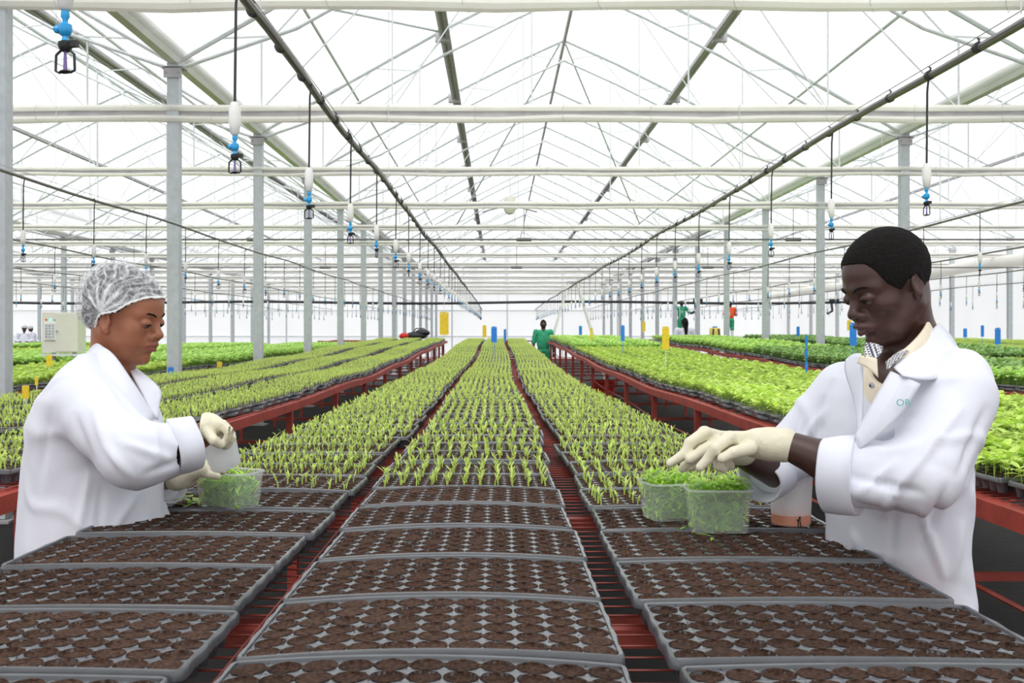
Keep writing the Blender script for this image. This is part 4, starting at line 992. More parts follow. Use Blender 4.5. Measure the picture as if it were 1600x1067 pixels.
# shirt inside the coat
def shirtm(p):
    d = S_loft(p, zm, mcx, [MY+.03]*10, [a*.86 for a in maa], [b*.86 for b in mbb], .58)
    d = smin(d, S_cap(p, p_(1440, 560, MY+.05), p_(1410, 585, MY+.02), .066, .07), .03)
    d = smax(d, -S_chain(p, [p_(1425, 520, MY+.03), p_(1392, 570, MY-.03), p_(1366, 590, MY-.09)], [.058, .040, .012], .01), .006)
    return smax(d, (CZ+(VY-800)*MY/F-p[:, 2]).astype(np.float32), .01)
surfobj('shirt', shirtm, (Xp(1290, MY), 1.7, Zp(810, MY)), (Xp(1520, MY), 2.3, Zp(520, MY)), .006, M['shirt'], mroot, disp=lambda V: .002*vnoise(V, 40, 12))
sheet('shirt_collar', [[Pv(1470, 512, MY+.08), Pv(1452, 492, MY+.0), Pv(1450, 500, MY-.0)], [Pv(1468, 548, MY-.03), Pv(1448, 520, MY-.075), Pv(1442, 518, MY-.06)], [Pv(1440, 572, MY-.115), Pv(1422, 550, MY-.125), Pv(1416, 545, MY-.11)], [Pv(1412, 580, MY-.16), Pv(1398, 566, MY-.155), Pv(1390, 562, MY-.14)]], M['shirt'], mroot)
sheet('collar_lining', [[Pv(1420, 548, MY-.125), Pv(1410, 546, MY-.10)], [Pv(1402, 562, MY-.165), Pv(1394, 556, MY-.13)], [Pv(1386, 578, MY-.175), Pv(1384, 566, MY-.14)]], M['check'], mroot, .002)
sheet('collar_lining', [[Pv(1352, 535, MY-.11), Pv(1366, 536, MY-.12), Pv(1380, 542, MY-.11)], [Pv(1350, 551, MY-.125), Pv(1364, 555, MY-.14), Pv(1378, 552, MY-.13)], [Pv(1352, 561, MY-.13), Pv(1362, 562, MY-.145), Pv(1370, 558, MY-.14)]], M['check'], mroot, .002)
sheet('shirt_collar', [[Pv(1345, 556, MY-.115), Pv(1356, 556, MY-.135), Pv(1370, 560, MY-.15)], [Pv(1340, 568, MY-.115), Pv(1356, 574, MY-.145), Pv(1372, 590, MY-.165)]], M['shirt'], mroot)
m = MB(); c = p_(1362, 602, MY-.135)-A3(mroot.location); Rb = Matrix(frame(yawm, .2).tolist())@Matrix.Rotation(math.pi/2, 3, 'Y'); m.lathe(c, [(.001, .003), (.005, .003), (.006, .001), (.006, -.002)], 12, 0, Rb); m.lathe(c, [(.0005, .0042), (.0025, .0035)], 8, 1, Rb); m.build('button', [M['galvdark'], M['black']], mroot)
# coat lapels
sheet('coat_collar', [[Pv(1499, 548, MY-.04), Pv(1486, 522, MY-.0), Pv(1466, 505, MY+.01)], [Pv(1482, 588, MY-.13), Pv(1460, 552, MY-.10), Pv(1440, 532, MY-.07)], [Pv(1448, 596, MY-.185), Pv(1430, 572, MY-.16), Pv(1414, 556, MY-.13)], [Pv(1412, 588, MY-.205), Pv(1403, 580, MY-.19), Pv(1396, 574, MY-.165)]], M['coat'], mroot)
sheet('lapel', [[Pv(1438, 600, MY-.195), Pv(1410, 588, MY-.200), Pv(1392, 580, MY-.17)], [Pv(1414, 642, MY-.215), Pv(1392, 626, MY-.215), Pv(1372, 614, MY-.18)], [Pv(1376, 680, MY-.215), Pv(1364, 664, MY-.21), Pv(1352, 650, MY-.18)], [Pv(1343, 702, MY-.19), Pv(1340, 692, MY-.19), Pv(1336, 682, MY-.17)]], M['coat'], mroot)
sheet('lapel', [[Pv(1322, 562, MY+.0), Pv(1334, 552, MY-.04), Pv(1345, 552, MY-.08)], [Pv(1318, 580, MY-.03), Pv(1332, 582, MY-.08), Pv(1348, 580, MY-.12)], [Pv(1338, 625, MY-.10), Pv(1342, 625, MY-.12), Pv(1348, 625, MY-.13)], [Pv(1342, 680, MY-.13), Pv(1344, 680, MY-.14), Pv(1347, 680, MY-.14)]], M['coat'], mroot)
# embroidered letters on the chest
def text(body, size, loc, R, m, parent, name='lettering'):
    cu_ = bpy.data.curves.new(name, 'FONT'); cu_.body = body; cu_.size = size; cu_.extrude = .0006; cu_.align_x = 'CENTER'
    o = bpy.data.objects.new('tmp', cu_); COL.objects.link(o); bpy.context.view_layer.update(); dg = bpy.context.evaluated_depsgraph_get()
    me = bpy.data.meshes.new_from_object(o.evaluated_get(dg)); bpy.data.objects.remove(o); me.materials.append(m)
    q = link(name, me, parent); q.matrix_local = Matrix.Translation(Vector(loc)-(parent.location if parent else Vector((0, 0, 0))))@R.to_4x4(); return q
Rt = Matrix.Rotation(math.radians(-30), 3, 'Z')@Matrix.Rotation(math.radians(90), 3, 'X')@Matrix.Rotation(math.radians(3), 3, 'Z')
text('OR', .017, P(1412, 634, MY-.226), Rt, mat('teal_thread', sr(110, 190, 190), .7), mroot)
# arms and gloved hands
surfobj('forearm', lambda p: S_chain(p, [p_(1350, 738, 1.82), p_(1290, 720, 1.85), p_(1222, 692, 1.88)], [.038, .037, .026], .01), (Xp(1200, 1.85), 1.7, Zp(790, 1.85)), (Xp(1370, 1.85), 2.0, Zp(650, 1.85)), .004, M['skinm'], mroot)
surfobj('forearm', lambda p: S_cap(p, p_(1215, 738, 2.14), p_(1150, 706, 2.03), .036, .025), (Xp(1120, 2.0), 1.92, Zp(790, 2.0)), (Xp(1245, 2.1), 2.25, Zp(670, 2.0)), .004, M['skinm'], mroot)
hl_ = hand([p_(1200, 694, 1.885), p_(1140, 684, 1.86), p_(1136, 689, 1.885), p_(1140, 694, 1.905), p_(1146, 699, 1.92)], (.024, .0135),
    [([p_(1140, 684, 1.855), p_(1117, 701, 1.845), p_(1107, 716, 1.85), p_(1094, 730, 1.85)], [.0125, .0110, .0098, .0085]),
     ([p_(1140, 690, 1.88), p_(1121, 709, 1.87), p_(1123, 728, 1.875), p_(1130, 733, 1.88)], [.012, .0108, .0095, .008]),
     ([p_(1143, 695, 1.90), p_(1129, 713, 1.895), p_(1132, 731, 1.90)], [.0118, .0100, .0085]),
     ([p_(1148, 700, 1.92), p_(1134, 716, 1.92), p_(1142, 729, 1.92)], [.011, .0092, .008]),
     ([p_(1175, 702, 1.86), p_(1150, 716, 1.84), p_(1134, 722, 1.835)][:0] or [p_(1172, 700, 1.85), p_(1146, 707, 1.832), p_(1128, 716, 1.832)], [.014, .0108, .009])], (p_(1224, 695, 1.88), p_(1185, 692, 1.885), .033, .026))
surfobj('gloved_hand', hl_, (Xp(1080, 1.85), 1.80, Zp(750, 1.85)), (Xp(1245, 1.9), 1.96, Zp(650, 1.9)), .0023, M['glove'], mroot)
hr_ = hand([p_(1148, 700, 2.03), p_(1100, 676, 1.99), p_(1104, 682, 2.01), p_(1110, 688, 2.03), p_(1115, 692, 2.045)], (.025, .0135),
    [([p_(1102, 676, 1.985), p_(1078, 692, 1.975), p_(1071, 708, 1.97), p_(1047, 724, 1.965)], [.0130, .0115, .0105, .0085]),
     ([p_(1106, 684, 2.01), p_(1088, 703, 2.0), p_(1082, 718, 1.995), p_(1066, 732, 1.99)], [.0125, .0110, .0098, .0085]),
     ([p_(1110, 690, 2.03), p_(1096, 710, 2.03), p_(1082, 730, 2.02)], [.012, .010, .0085]),
     ([p_(1116, 694, 2.045), p_(1106, 714, 2.05), p_(1098, 728, 2.045)], [.0112, .0092, .008]),
     ([p_(1122, 692, 1.985), p_(1098, 704, 1.965), p_(1078, 718, 1.955)], [.0145, .0115, .0095])], (p_(1160, 706, 2.04), p_(1140, 696, 2.02), .029, .026))
surfobj('gloved_hand', hr_, (Xp(1030, 2.0), 1.90, Zp(755, 2.0)), (Xp(1190, 2.0), 2.12, Zp(645, 2.0)), .0023, M['glove'], mroot)
# trousers of both, below the coats
for root, x, y, in ((wroot, -1.03, WY+.02), (mroot, .81, MY+.05)):
    for s_ in (-1, 1):
        m = MB(); m.tube([(x-root.location.x, y-root.location.y+s_*.085, z) for z in (.84, .78, .45, .1)], [.06, .075, .062, .055], 12); m.build('trouser_leg', M['tube'], root)
        m = MB(); f = 1 if root is wroot else -1; m.ball((x-root.location.x+.05*f, y-root.location.y+s_*.09, .045), (.13, .048, .045), 12); m.build('shoe', M['black'], root)
# ------------------------------------------------------------------ things on the middle bench
def rbox(m, w0, d0, w1, d1, z0, z1, r0, r1, n=5, mi=0, close_bottom=True):
    def L(w, d, r, z):
        out = []
        for sx, sy, a0 in ((1, 1, 0), (-1, 1, 90), (-1, -1, 180), (1, -1, 270)):
            for t in range(n): a = math.radians(a0+90*t/(n-1)); out.append((sx*(w/2-r)+r*math.cos(a), sy*(d/2-r)+r*math.sin(a), z))
        return out
    k = 4*n; A = L(w0, d0, r0, z0); B = L(w1, d1, r1, z1); m.add(A+B, [(i, (i+1) % k, k+(i+1) % k, k+i) for i in range(k)]+([tuple(range(k))[::-1]] if close_bottom else []), mi)
def cutgeo(n, w, d, z0, z1, L=.045, flat=False, seed=1):
    r = np.random.default_rng(seed); parts = []
    for i in range(n):
        l = L*r.uniform(.5, 1.1); x = r.uniform(-w/2, w/2); y = r.uniform(-d/2, d/2); z = r.uniform(z0, z1); az = r.uniform(0, 6.28)
        el = r.uniform(-.25, .3) if flat else r.uniform(-.5, .6)
        parts.append(blade(l, r.uniform(.0022, .0046), el, r.uniform(-.1, .25), 3, az, (x-math.cos(az)*l/2, y-math.sin(az)*l/2, z)))
    V, T, Q = join(parts); V[:, 0] = np.clip(V[:, 0], -w/2, w/2); V[:, 1] = np.clip(V[:, 1], -d/2, d/2); return V, T, Q
M['packed'] = mat('packed_leaves', sr(120, 170, 66), .6, var=.55, scale=70, trans=.3, bump=.6, bscale=90)
def punnet(loc, rz, w, d, h, label, n, over, seed):
    root = thing('plastic_tub', loc, label, 'container', None, rz)
    m = MB(); rbox(m, w*.86, d*.84, w*.97, d*.97, 0.001, h*.93, .018, .02); rbox(m, w*.97, d*.97, w*1.0, d*1.0, h*.93, h*.94, .02, .022, close_bottom=False); m.build('tub_body', M['clear'], root)
    m = MB(); rbox(m, w*1.0, d*1.0, w*1.03, d*1.03, h*.94, h*.94+.001, .022, .024, close_bottom=False); rbox(m, w*1.03, d*1.03, w*1.03, d*1.03, h*.90, h*.941, .024, .024, close_bottom=False); rbox(m, w*1.0, d*1.0, w*1.0, d*1.0, h*.90, h*.95, .022, .022, close_bottom=False)
    m.build('rim', M['frost'], root)
    parts = [cutgeo(n, w*.84, d*.82, .004, h*.8, .06, False, seed)]
    if over: 
        g = cutgeo(int(n*.5), w*.94, d*.92, h*.74, h*1.16, .085, True, seed+1); parts.append(g)
    else: 
        g = cutgeo(26, w*.8, d*.76, h*.62, h*.98, .05, False, seed+1); parts.append(g)
    o = link('cut_leaves', fast('cut_leaves', *join(parts), M['cutleaf']), root); o['kind'] = 'stuff'
    m = MB(); rbox(m, w*.72, d*.70, w*.76, d*.74, .005, h*.7, .018, .02); m.build('packed_leaves', M['packed'], root)
    return root
zt = lambda y: zs(y)+.004
punnet((P(362, 790, 2.46).x, 2.44, zt(2.44)), math.radians(-24), .150, .105, .092, 'clear plastic tub of cut leaves standing in front of the beaker on the left', 420, False, 3)
punnet((P(1127, 838, 2.10).x, 2.135, zt(2.1)), math.radians(-1), .137, .10, .098, 'clear tub heaped with green leaves beside the amber liquid beaker', 460, True, 8)
punnet((P(1052, 826, 2.24).x, 2.28, zt(2.2)), math.radians(14), .125, .11, .090, 'clear tub of green leaves half hidden behind the heaped tub', 420, True, 12)
# loose cut leaves on the compost: each one lies by itself
for i in range(26):
    me = fast('cut_leaf', *blade(rng.uniform(.026, .045), rng.uniform(.0045, .007), rng.uniform(-.1, .25), .15, 3, 0), M['cutleaf'])
    x0, y0 = P(290, 777, 2.46).x, 2.455; a = rng.uniform(0, 6.28)
    o = link('cut_leaf', me); o.location = (x0+float(np.clip(rng.normal(), -1.8, 1.8))*.020, y0+rng.normal()*.012, zt(2.5)+.004+.0016*i*.5); o.rotation_euler = (0, 0, a)
    tag(o, 'bright green cut leaf in the small heap left of the left tub', 'leaf', 'cut leaves heaped beside the left tub')
for i, (px, py) in enumerate(((1062, 828), (1108, 838), (1112, 841))):
    me = fast('cut_leaf', *blade(.035, .004, .15, .15, 3, 0), M['cutleaf']); Y = .416*F/(py-VY)
    o = link('cut_leaf', me); o.location = (P(px, py, Y).x, Y-.012, zt(Y)+.004); o.rotation_euler = (0, 0, 1+i*1.7)
    tag(o, ['cut leaf lying left of the heaped tub', 'cut leaf at the foot of the heaped tub', 'curled cut leaf just in front of the heaped tub'][i], 'leaf')
# beaker with amber liquid
root = thing('beaker', (P(1240, 828, 2.17).x, 2.19, zt(2.19)), 'frosted plastic beaker with amber liquid by the worker in the cream shirt', 'beaker')
R0, R1, H = .042, .0475, .117
m = MB(); m.lathe((0, 0, 0), [(R0+.0006, .0265), (R1-.0015, H-.006), (R1+.002, H-.003), (R1+.0025, H), (R1-.001, H), (R1-.003, H-.006), (R0-.001, .0265)], 40); m.build('beaker_wall', M['frost'], root)
m = MB(); m.lathe((0, 0, 0), [(.001, 0), (R0-.006, 0), (R0, .005), (R0+.0006, .0265)], 40); m.build('clear_base', M['clear'], root)
m = MB(); m.lathe((0, 0, 0), [(.001, .003), (R0-.006, .0035), (R0-.001, .007), (R0-.0004, .026), (.001, .026)], 40); m.build('liquid', M['orangeliquid'], root)
m = MB(); m.tube([(.004, -R0-.0002, .002), (.003, -R0-.0012, .016), (.006, -R0-.0016, .026)], .0012, 5); m.tube([(.010, -R0-.0002, .002), (.007, -R0-.0012, .018), (.003, -R0-.001, .019)], .0012, 5); m.tube([(.0, -R0-.0008, .019), (.008, -R0-.0014, .022), (.006, -R0-.0016, .027)], .0018, 5); m.build('black_mark', M['black'], root)
# beaker held on the left, tilted
root = thing('beaker', tuple(P(347, 708, 2.235)), 'milky plastic beaker held in the gloved hands on the left', 'beaker')
Rt_ = Matrix.Rotation(math.radians(-16), 3, 'Y')@Matrix.Rotation(math.radians(12), 3, 'X')
m = MB(); m.lathe((0, 0, 0), [(.001, -.034), (.030, -.034), (.034, -.028), (.040, .030), (.0425, .032), (.0425, .035), (.040, .035), (.038, .030), (.032, -.028), (.001, -.030)], 36, 0, Rt_); m.build('beaker_wall', M['frost'], root)

# ------------------------------------------------------------------ sticky cards
def card(px, y0, y1, Y, w, col, label, hang=False, stake=True):
    t = P(px, y0, Y); b = P(px, y1, Y); h = t.z-b.z; zb = zs(Y, -5 if t.x < -3.6 else 0)
    root = thing('sticky_card', (t.x, Y, zb if stake and not hang else b.z), label, 'sticky card'); o = Vector(root.location); W_ = w*Y/F
    m = MB(); n = 6; 
    out = [(-W_/2, 0), (W_/2, 0), (W_/2, h*.94), (W_/2*.7, h), (-W_/2*.7, h), (-W_/2, h*.94)]
    zc = b.z-o.z; m.add([(x, -.002, z+zc) for x, z in out]+[(x, .002, z+zc) for x, z in out], [tuple(range(6)), tuple(range(11, 5, -1))]+[(i, (i+1) % 6, 6+(i+1) % 6, 6+i) for i in range(6)])
    m.build('card', M[col], root, False)
    m = MB()
    for sx in (-.28, .28): m.lathe((sx*W_, -.0025, zc+h*.93), [(.001, 0), (W_*.07, 0)], 8, 0, Matrix.Rotation(math.pi/2, 3, 'X'))
    m.build('punch_marks', M['white'], root, False)
    if hang: m = MB(); m.tube([(0, 0, zc+h), (0, 0, CZ+2.45-o.z)], .002, 4); m.build('cord', M['galv'], root); m = MB(); m.box((0, 0, zc-.008), (W_*.5, .01, .016)); m.build('clip', M['white'], root)
    else: m = MB(); m.tube([(0, .004, 0), (0, .004, zc+h*.5)], .004, 5); m.build('stake', M['cardblue' if col == 'cardblue' else 'galv'], root)
card(694, 487, 523, 11.35, 14, 'yellow', 'large yellow sticky card hanging above the left column of the middle bench', True)
card(757, 508, 527, 20, 6, 'yellow', 'small yellow card standing far back on the middle bench')
card(772, 510, 535, 15.5, 9, 'cardblue', 'wide blue card standing on the middle bench')
card(789, 514, 532, 21, 4, 'cardblue', 'narrow blue card just right of the wide blue card')
card(907, 509, 523, 26.5, 5, 'cardblue', 'small blue card at the far end of the right leafy bench')
card(924, 512, 530, 21, 4, 'yellow', 'narrow yellow card far back on the right leafy bench')
card(973, 508, 533, 15.5, 6, 'cardblue', 'blue card among leaves, between the narrow and the wide yellow cards')
card(1006, 502, 518, 23.38, 5, 'yellow', 'small yellow card hanging over the right leafy bench', True)
card(1040, 510, 546, 10.8, 11, 'yellow', 'wide yellow card standing in the bright leafy bench')
card(1247, 510, 525, 25, 5, 'cardblue', 'small blue card behind the darker bench, left of the steel post')
card(1333, 504, 540, 12.2, 11, 'cardblue', 'blue card right in front of the short-haired worker\'s chin')
card(1327, 500, 516, 23.38, 7, 'yellow', 'yellow card hanging behind the blue card by the worker\'s chin', True)
card(1508, 513, 527, 25, 6, 'cardblue', 'leftmost blue card before the right wall')
card(1535, 508, 526, 22, 5, 'cardblue', 'middle of three blue cards before the right wall')
card(1559, 512, 538, 15.5, 9, 'cardblue', 'largest of three blue cards before the right wall')
card(77, 554, 572, 10.5, 9, 'yellow', 'yellow card under the control cabinet')
card(57, 589, 602, 7, 5, 'yellow', 'narrow yellow card left of the hair-netted worker')
card(40, 602, 622, 5.6, 11, 'yellow', 'lowest yellow card at the left edge')
card(267, 573, 587, 10.2, 9, 'cardblue', 'short blue card left of the nearest wide post')
card(343, 565, 574, 12, 8, 'yellow', 'small yellow card between the two nearest posts of the left row')
card(400, 538, 546, 17, 5, 'cardblue', 'tiny blue card left of the second post')
card(226, 589, 600, 9, 7, 'cardblue', 'blue card just behind the worker\'s white collar')
# spiral blue stake
m = MB(); b = P(1260, 578, 9.6); 
for k in range(24):
    z = zs(9.6)-.0+k*.018; a = k*.45; m.box((0, 0, k*.018+.009), (.030, .004, .019), a)
o = m.build('plant_stake', M['cardblue'], smooth=False); o.location = (b.x, 9.6, zs(9.6)); o.scale = (1, 1, 1); tag(o, 'tall twisted blue stake standing in the leafy bench', 'stake')
# ------------------------------------------------------------------ control cabinet
Y = 13.4; x0, x1 = P(66, 0, Y).x, P(124, 0, Y).x; z0, z1 = P(0, 551, Y).z, P(0, 488, Y).z; xc = (x0+x1)/2; w = x1-x0; h = z1-z0
root = thing('control_cabinet', (xc, Y, 0), 'cream steel control cabinet with keypad on a stand behind the hair-netted worker', 'cabinet')
m = MB(); m.box((0, .1, (z0+z1)/2), (w, .22, h)); m.build('cabinet_body', M['panel'], root, False)
dr = MB(); dr.box((.09, -.018, (z0+z1)/2), (w-.20, .015, h-.03)); do = dr.build('door', M['panel'], root, False)
m = MB(); m.tube([(-.04, -.03, (z0+z1)/2+.02), (-.04, -.05, (z0+z1)/2+.02)], .012, 8); m.build('door_lock', M['galvdark'], do)
kp = MB(); kp.box((-w/2+.115, -.022, z0+h*.54), (.165, .02, h*.45)); ko = kp.build('keypad', M['white'], root, False)
m = MB(); m.box((-w/2+.115, -.034, z0+h*.54), (.135, .004, h*.38)); m.build('keypad_plate', M['galv'], ko, False)
for i in range(3):
    for j in range(5): m = MB(); m.box((-w/2+.07+.045*i, -.040, z0+h*(.40+.07*j)), (.022, .01, .018)); m.build('key', M['galvdark'], ko, False)
for i, (c, nm) in enumerate((('redplastic', 'red_lamp'), ('lamp', 'green_lamp'), ('galvdark', 'grey_lamp'))):
    if c == 'lamp' and 'lamp' not in M: M['lamp'] = mat('green_lamp', (.1, .8, .5), .4, emit=1.5)
    m = MB(); m.ball((-w/2+.06+.055*i, -.012, z1-.1), .014, 8); m.build(nm, M[c], root)
m = MB()
for sx in (-.28, .28): m.bar((sx*w, .1, 0), (sx*w, .1, z0), .04)
m.box((0, .1, z0-.03), (w*1.05, .26, .03)); m.build('stand', M['galv'], root, False)
# ------------------------------------------------------------------ stepladder, bag, bucket, sprayer, red bench
root = thing('stepladder', (P(897, 0, 28.95).x, 29.4, 0), 'white stepladder standing past the far end of the right leafy bench', 'ladder')
zt_ = P(0, 441, 29.4).z
for sx, nm in ((-1, 'front_frame'), (1, 'rear_frame')):
    m = MB()
    for dy in (-.2, .2): m.bar((sx*.12, dy*.6, zt_), (sx*1.0, dy*1.3, 0), .06)
    for k in range(1, 8): t = k/8; m.bar((sx*(.12+.88*t), -.2*(.6+.7*t), zt_*(1-t)), (sx*(.12+.88*t), .2*(.6+.7*t), zt_*(1-t)), .035)
    m.build(nm, M['white'], root, False)
m = MB(); m.box((0, 0, zt_), (.34, .34, .05)); m.build('top_cap', M['galvdark'], root, False)
bench(-5.6, -2.0, 31, 36, 'empty red bench beyond the far end of the left sprout bench', True, False)
bench(-.9, 3.0, 31, 36, 'empty red bench beyond the far end of the middle bench', True, False)
bench(5.5, 12.5, 37, 45, 'red bench at the far right where two workers stand', True, False)
q = P(650, 531, 30.5); root = thing('bag', (P(650, 0, 31.5).x, 31.5, zs(31.5)-.03), 'black and red bag lying on the far empty bench', 'bag')
m = MB(); m.ball((0, 0, .13), (.36, .2, .13), 14); m.ball((.2, 0, .22), (.25, .16, .12), 12); m.build('bag_body', M['black'], root); m = MB(); m.ball((-.36, -.1, .12), (.17, .12, .11), 10); m.build('red_pocket', M['redplastic'], root)
m = MB(); m.tube([(-.1, 0, .22), (0, 0, .36), (.25, 0, .36), (.3, 0, .3)], .02, 6); m.build('handle', M['black'], root)
Yb = 21; root = thing('bucket', (P(944, 0, Yb).x, Yb, 0), 'red bucket on the ground below the right leafy bench', 'bucket'); zz = P(0, 591, Yb).z
m = MB(); m.box((0, 0, zz/2), (.7, .5, zz)); 
root.location.z = 0; mm_ = MB(); mm_.lathe((0, 0, 0), [(.001, 0), (.19, 0), (.24, .40), (.26, .41), (.26, .43), (.22, .42), (.17, .02), (.001, .02)], 24); mm_.build('bucket_body', M['redplastic'], root); mm_ = MB(); mm_.tube([(-.25, 0, .40), (-.15, -.18, .33), (.15, -.18, .33), (.25, 0, .40)], .006, 6); mm_.build('handle', M['galv'], root)
Ys = 40.0; root = thing('backpack_sprayer', (P(1117, 0, Ys).x, Ys, zs(30)-.03), 'yellow backpack sprayer tank standing between the two far workers', 'sprayer')
zt2 = P(0, 512, Ys).z-root.location.z; M['tank'] = mat('yellow_tank', sr(232, 214, 110), .5)
m = MB(); m.lathe((0, 0, 0), [(.001, 0), (.20, .01), (.22, .08), (.22, zt2*.85), (.19, zt2), (.001, zt2)], 20); m.build('tank', M['tank'], root)
for sx in (-1, 1): m = MB(); m.tube([(sx*.1, -.20, .05), (sx*.13, -.24, zt2*.5), (sx*.1, -.21, zt2*.9)], .03, 6); m.build('strap', M['black'], root)
m = MB(); m.lathe((0, 0, 0), [(.001, zt2+.06), (.1, zt2+.05), (.1, zt2-.01)], 14); m.build('lid', M['cardblue'], root)

# ------------------------------------------------------------------ small figures far off
def small(px, ytop, Y, z0, label, top, leg, skin='skinm', face=-90, long=False, boots=None, pose='stand', hair='hair', straps=None, legless=False):
    H = P(0, ytop, Y).z-z0; k = H/1.75; x = P(px, 0, Y).x
    root = thing('person', (x, Y, z0), label, 'person'); a = math.radians(face); R = Matrix.Rotation(a, 3, 'Z')
    T = lambda v: np.array(R@(Vector(v)*k))
    arms = {'stand': (((0, .20, 1.42), (0, .27, 1.14), (.05, .27, .88)), ((0, -.20, 1.42), (0, -.27, 1.14), (.05, -.27, .88))), 'up': (((0, .20, 1.42), (.02, .33, 1.22), (.28, .18, 1.42)), ((0, -.20, 1.42), (.02, -.33, 1.22), (.28, -.18, 1.42))), 'fwd': (((0, .20, 1.42), (.02, .29, 1.15), (.27, .14, 1.12)), ((0, -.20, 1.42), (.02, -.29, 1.15), (.27, -.14, 1.12)))}[pose]
    loc = np.array(root.location)
    def W(c): return loc+T(c)
    lo = loc+np.array([-.5, -.5, -.02])*k; hi = loc+np.array([.5, .5, 1.85])*k
    def body(p):
        d = S_ell(p, W((0, 0, 1.63)), A3((.095, .078, .12))*k, np.array(R)); d = smin(d, S_ell(p, W((.09, 0, 1.61)), A3((.02, .016, .02))*k), .02*k)
        for sy in (-1, 1): d = smin(d, S_ell(p, W((0, .08*sy, 1.62)), A3((.02, .015, .03))*k), .008*k)
        d = smin(d, S_cap(p, W((-.01, 0, 1.55)), W((-.02, 0, 1.42)), .055*k), .03*k)
        d = smin(d, S_ell(p, W((0, 0, 1.2)), A3((.10, .15, .28))*k, np.array(R)), .05*k)
        for sy in (-1, 1): d = smin(d, S_chain(p, [W((0, .09*sy, .92)), W((.02, .1*sy, .5)), W((0, .1*sy, .08))], [.08*k, .058*k, .04*k], .02), .03*k); d = smin(d, S_cap(p, W((0, .1*sy, .05)), W((.14, .11*sy, .03)), .04*k, .03*k), .02*k)
        for A in arms:
            d = smin(d, S_chain(p, [W(q) for q in A], [.055*k, .042*k, .03*k], .02), .02*k)
            e = A3(A[2]); dr = e-A3(A[1]); dr = dr/np.linalg.norm(dr)
            for j in range(4): d = smin(d, S_cap(p, W(e), W(e+dr*.15+A3((0, (j-1.5)*.022, 0))), .014*k, .010*k), .008*k)
            d = smin(d, S_cap(p, W(e+dr*.03), W(e+dr*.09+A3((.05, 0, .01))), .013*k, .010*k), .008*k)
        return d
    surfobj('body', body, lo, hi, .014*k, M[skin], root, it=1)
    def jacket(p):
        d = S_ell(p, W((0, 0, 1.16)), A3((.135, .185, .34))*k, np.array(R)); d = smin(d, S_cap(p, W((0, .15, 1.40)), W((0, -.15, 1.40)), .08*k), .05*k)
        for A in arms: d = smin(d, S_chain(p, [W(A[0]), W(A[1]), W(A3(A[1])*(.25 if not long else .1)+A3(A[2])*(.75 if not long else .9) if pose != 'stand' or long else A3(A[1])*.9+A3(A[2])*.1)], [.08*k, .064*k, .052*k], .02), .03*k)
        if long: d = smin(d, S_cap(p, W((0, 0, 1.0)), W((0, 0, .62)), .17*k, .19*k), .06*k)
        d = smax(d, -S_cap(p, W((.02, 0, 1.6)), W((.12, 0, 1.38)), .065*k, .03*k), .01)
        return smax(d, (z0+(.84 if not long else .55)*k-p[:, 2]).astype(np.float32), .01)
    surfobj('jacket', jacket, lo, hi, .012*k, M[top], root, disp=lambda V: .008*k*vnoise(V, 14, 4), it=1)
    def trs(p):
        d = S_ell(p, W((0, 0, .90)), A3((.12, .165, .12))*k, np.array(R))
        for sy in (-1, 1): d = smin(d, S_chain(p, [W((0, .09*sy, .85)), W((.02, .1*sy, .5)), W((0, .1*sy, .14 if not boots else .33))], [.105*k, .085*k, .072*k], .02), .03*k)
        return d
    surfobj('trousers', trs, lo, hi, .013*k, M[leg], root, disp=lambda V: .006*k*vnoise(V, 16, 8), it=1)
    if boots:
        for sy in (-1, 1): surfobj('boot', lambda p: smin(S_cap(p, W((0, .1*sy, .36)), W((0, .1*sy, .06)), .075*k, .06*k), S_cap(p, W((0, .1*sy, .045)), W((.15, .11*sy, .04)), .05*k, .045*k), .03), lo, hi, .015*k, M[boots], root, it=1)
    if hair == 'cap': surfobj('hair_net', lambda p: smax(S_ell(p, W((-.02, 0, 1.67)), A3((.115, .10, .11))*k, np.array(R)), (z0+1.63*k-p[:, 2]).astype(np.float32), .01), lo, hi, .012*k, M['greycap'], root, it=1)
    else:
        hd = lambda p: smax(S_ell(p, W((-.012, 0, 1.645)), A3((.100, .086, .118))*k, np.array(R)), -S_ell(p, W((.10, 0, 1.58)), A3((.10, .09, .10))*k), .01)
        if hair == 'long': hf_ = lambda p: smin(hd(p), S_cap(p, W((-.09, 0, 1.62)), W((-.14, .0, 1.28)), .075*k, .03*k), .03)
        else: hf_ = hd
        surfobj('hair', hf_, lo, hi, .011*k, M['hair'], root, it=1)
    if straps:
        m = MB(); v = lambda q: Vector(T(q))
        m.tube([v((-.13, .10, .95)), v((-.15, .07, 1.2)), v((-.10, .11, 1.45)), v((.03, .12, 1.47))], .016*k, 6); m.build('shoulder_strap', M[straps], root)
    return root
M['greycap'] = mat('grey_cap', sr(205, 208, 212), .8)
small(849, 500, 28.95, 0, 'person in green overalls standing at the far end between the benches', 'greencloth', 'greencloth', face=-90)
zf = zs(30)-.035
small(1065, 470, 41.5, zf, 'person in a green jacket with a white strap, seen from behind, far right', 'greencloth', 'greencloth', face=80, pose='up', straps='white')
small(1141, 471, 41.5, zf, 'person in an orange shirt and green trousers, seen from behind', 'orangecloth', 'greencloth', face=95, pose='fwd', boots='white', straps='white')
small(1070, 497, 29.3, 0, 'person with long dark hair in a white coat, seen from behind', 'coat', 'white', face=95, long=True, hair='long')
small(38, 508, 40, 0, 'left person of two in white coats and hair nets, far left', 'coat', 'white', face=-70, long=True, hair='cap', pose='fwd')
small(48, 509, 40.6, 0, 'right person of two in white coats far left, brown face turned aside', 'coat', 'white', face=-10, long=True, hair='cap', pose='fwd')

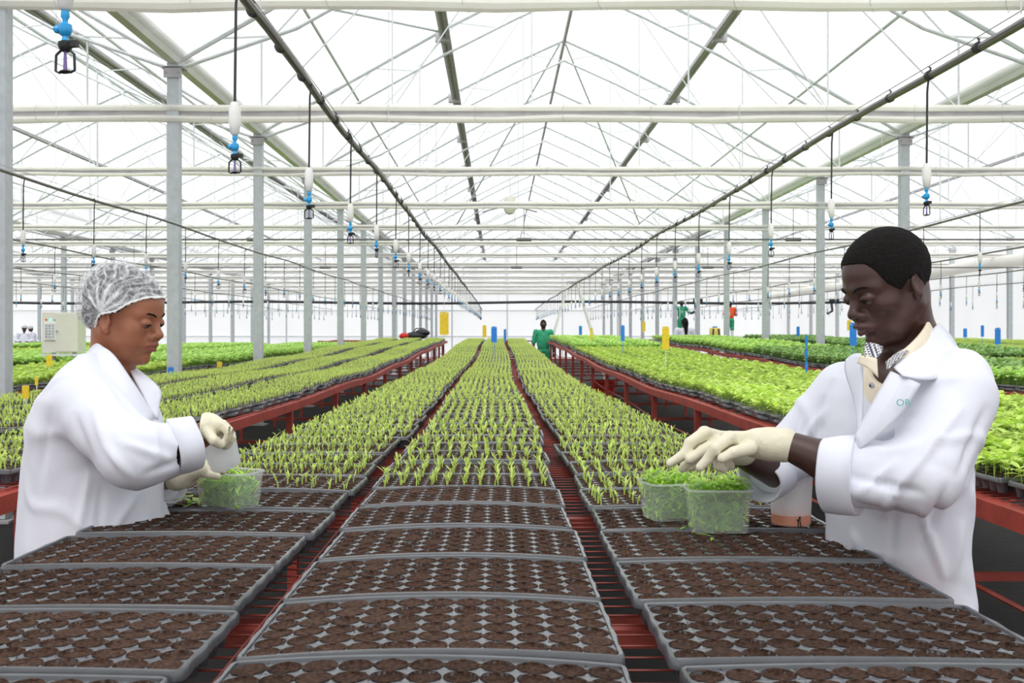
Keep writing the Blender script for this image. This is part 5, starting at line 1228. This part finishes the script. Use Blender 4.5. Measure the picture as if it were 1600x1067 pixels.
root = thing('rolled_curtain', (15.75, 30, CZ+2.3), 'cream side curtain rolled up high along the right wall', 'curtain')
m = MB(); m.tube([(.02*math.sin(y), y, .03*math.sin(y*.7)) for y in np.arange(-20, 30, 2.)], .2, 12); m.build('curtain_roll', M['screen'], root)
m = MB(); m.tube([(0, -20.3, 0), (0, 28.3, 0)], .03, 8); m.build('roller_pipe', M['galvdark'], root)
for y in (-14, -6, 2, 10, 18): m = MB(); m.bar((.0, y, 0), (.37, y, .1), .04); m.build('bracket', M['galv'], root)
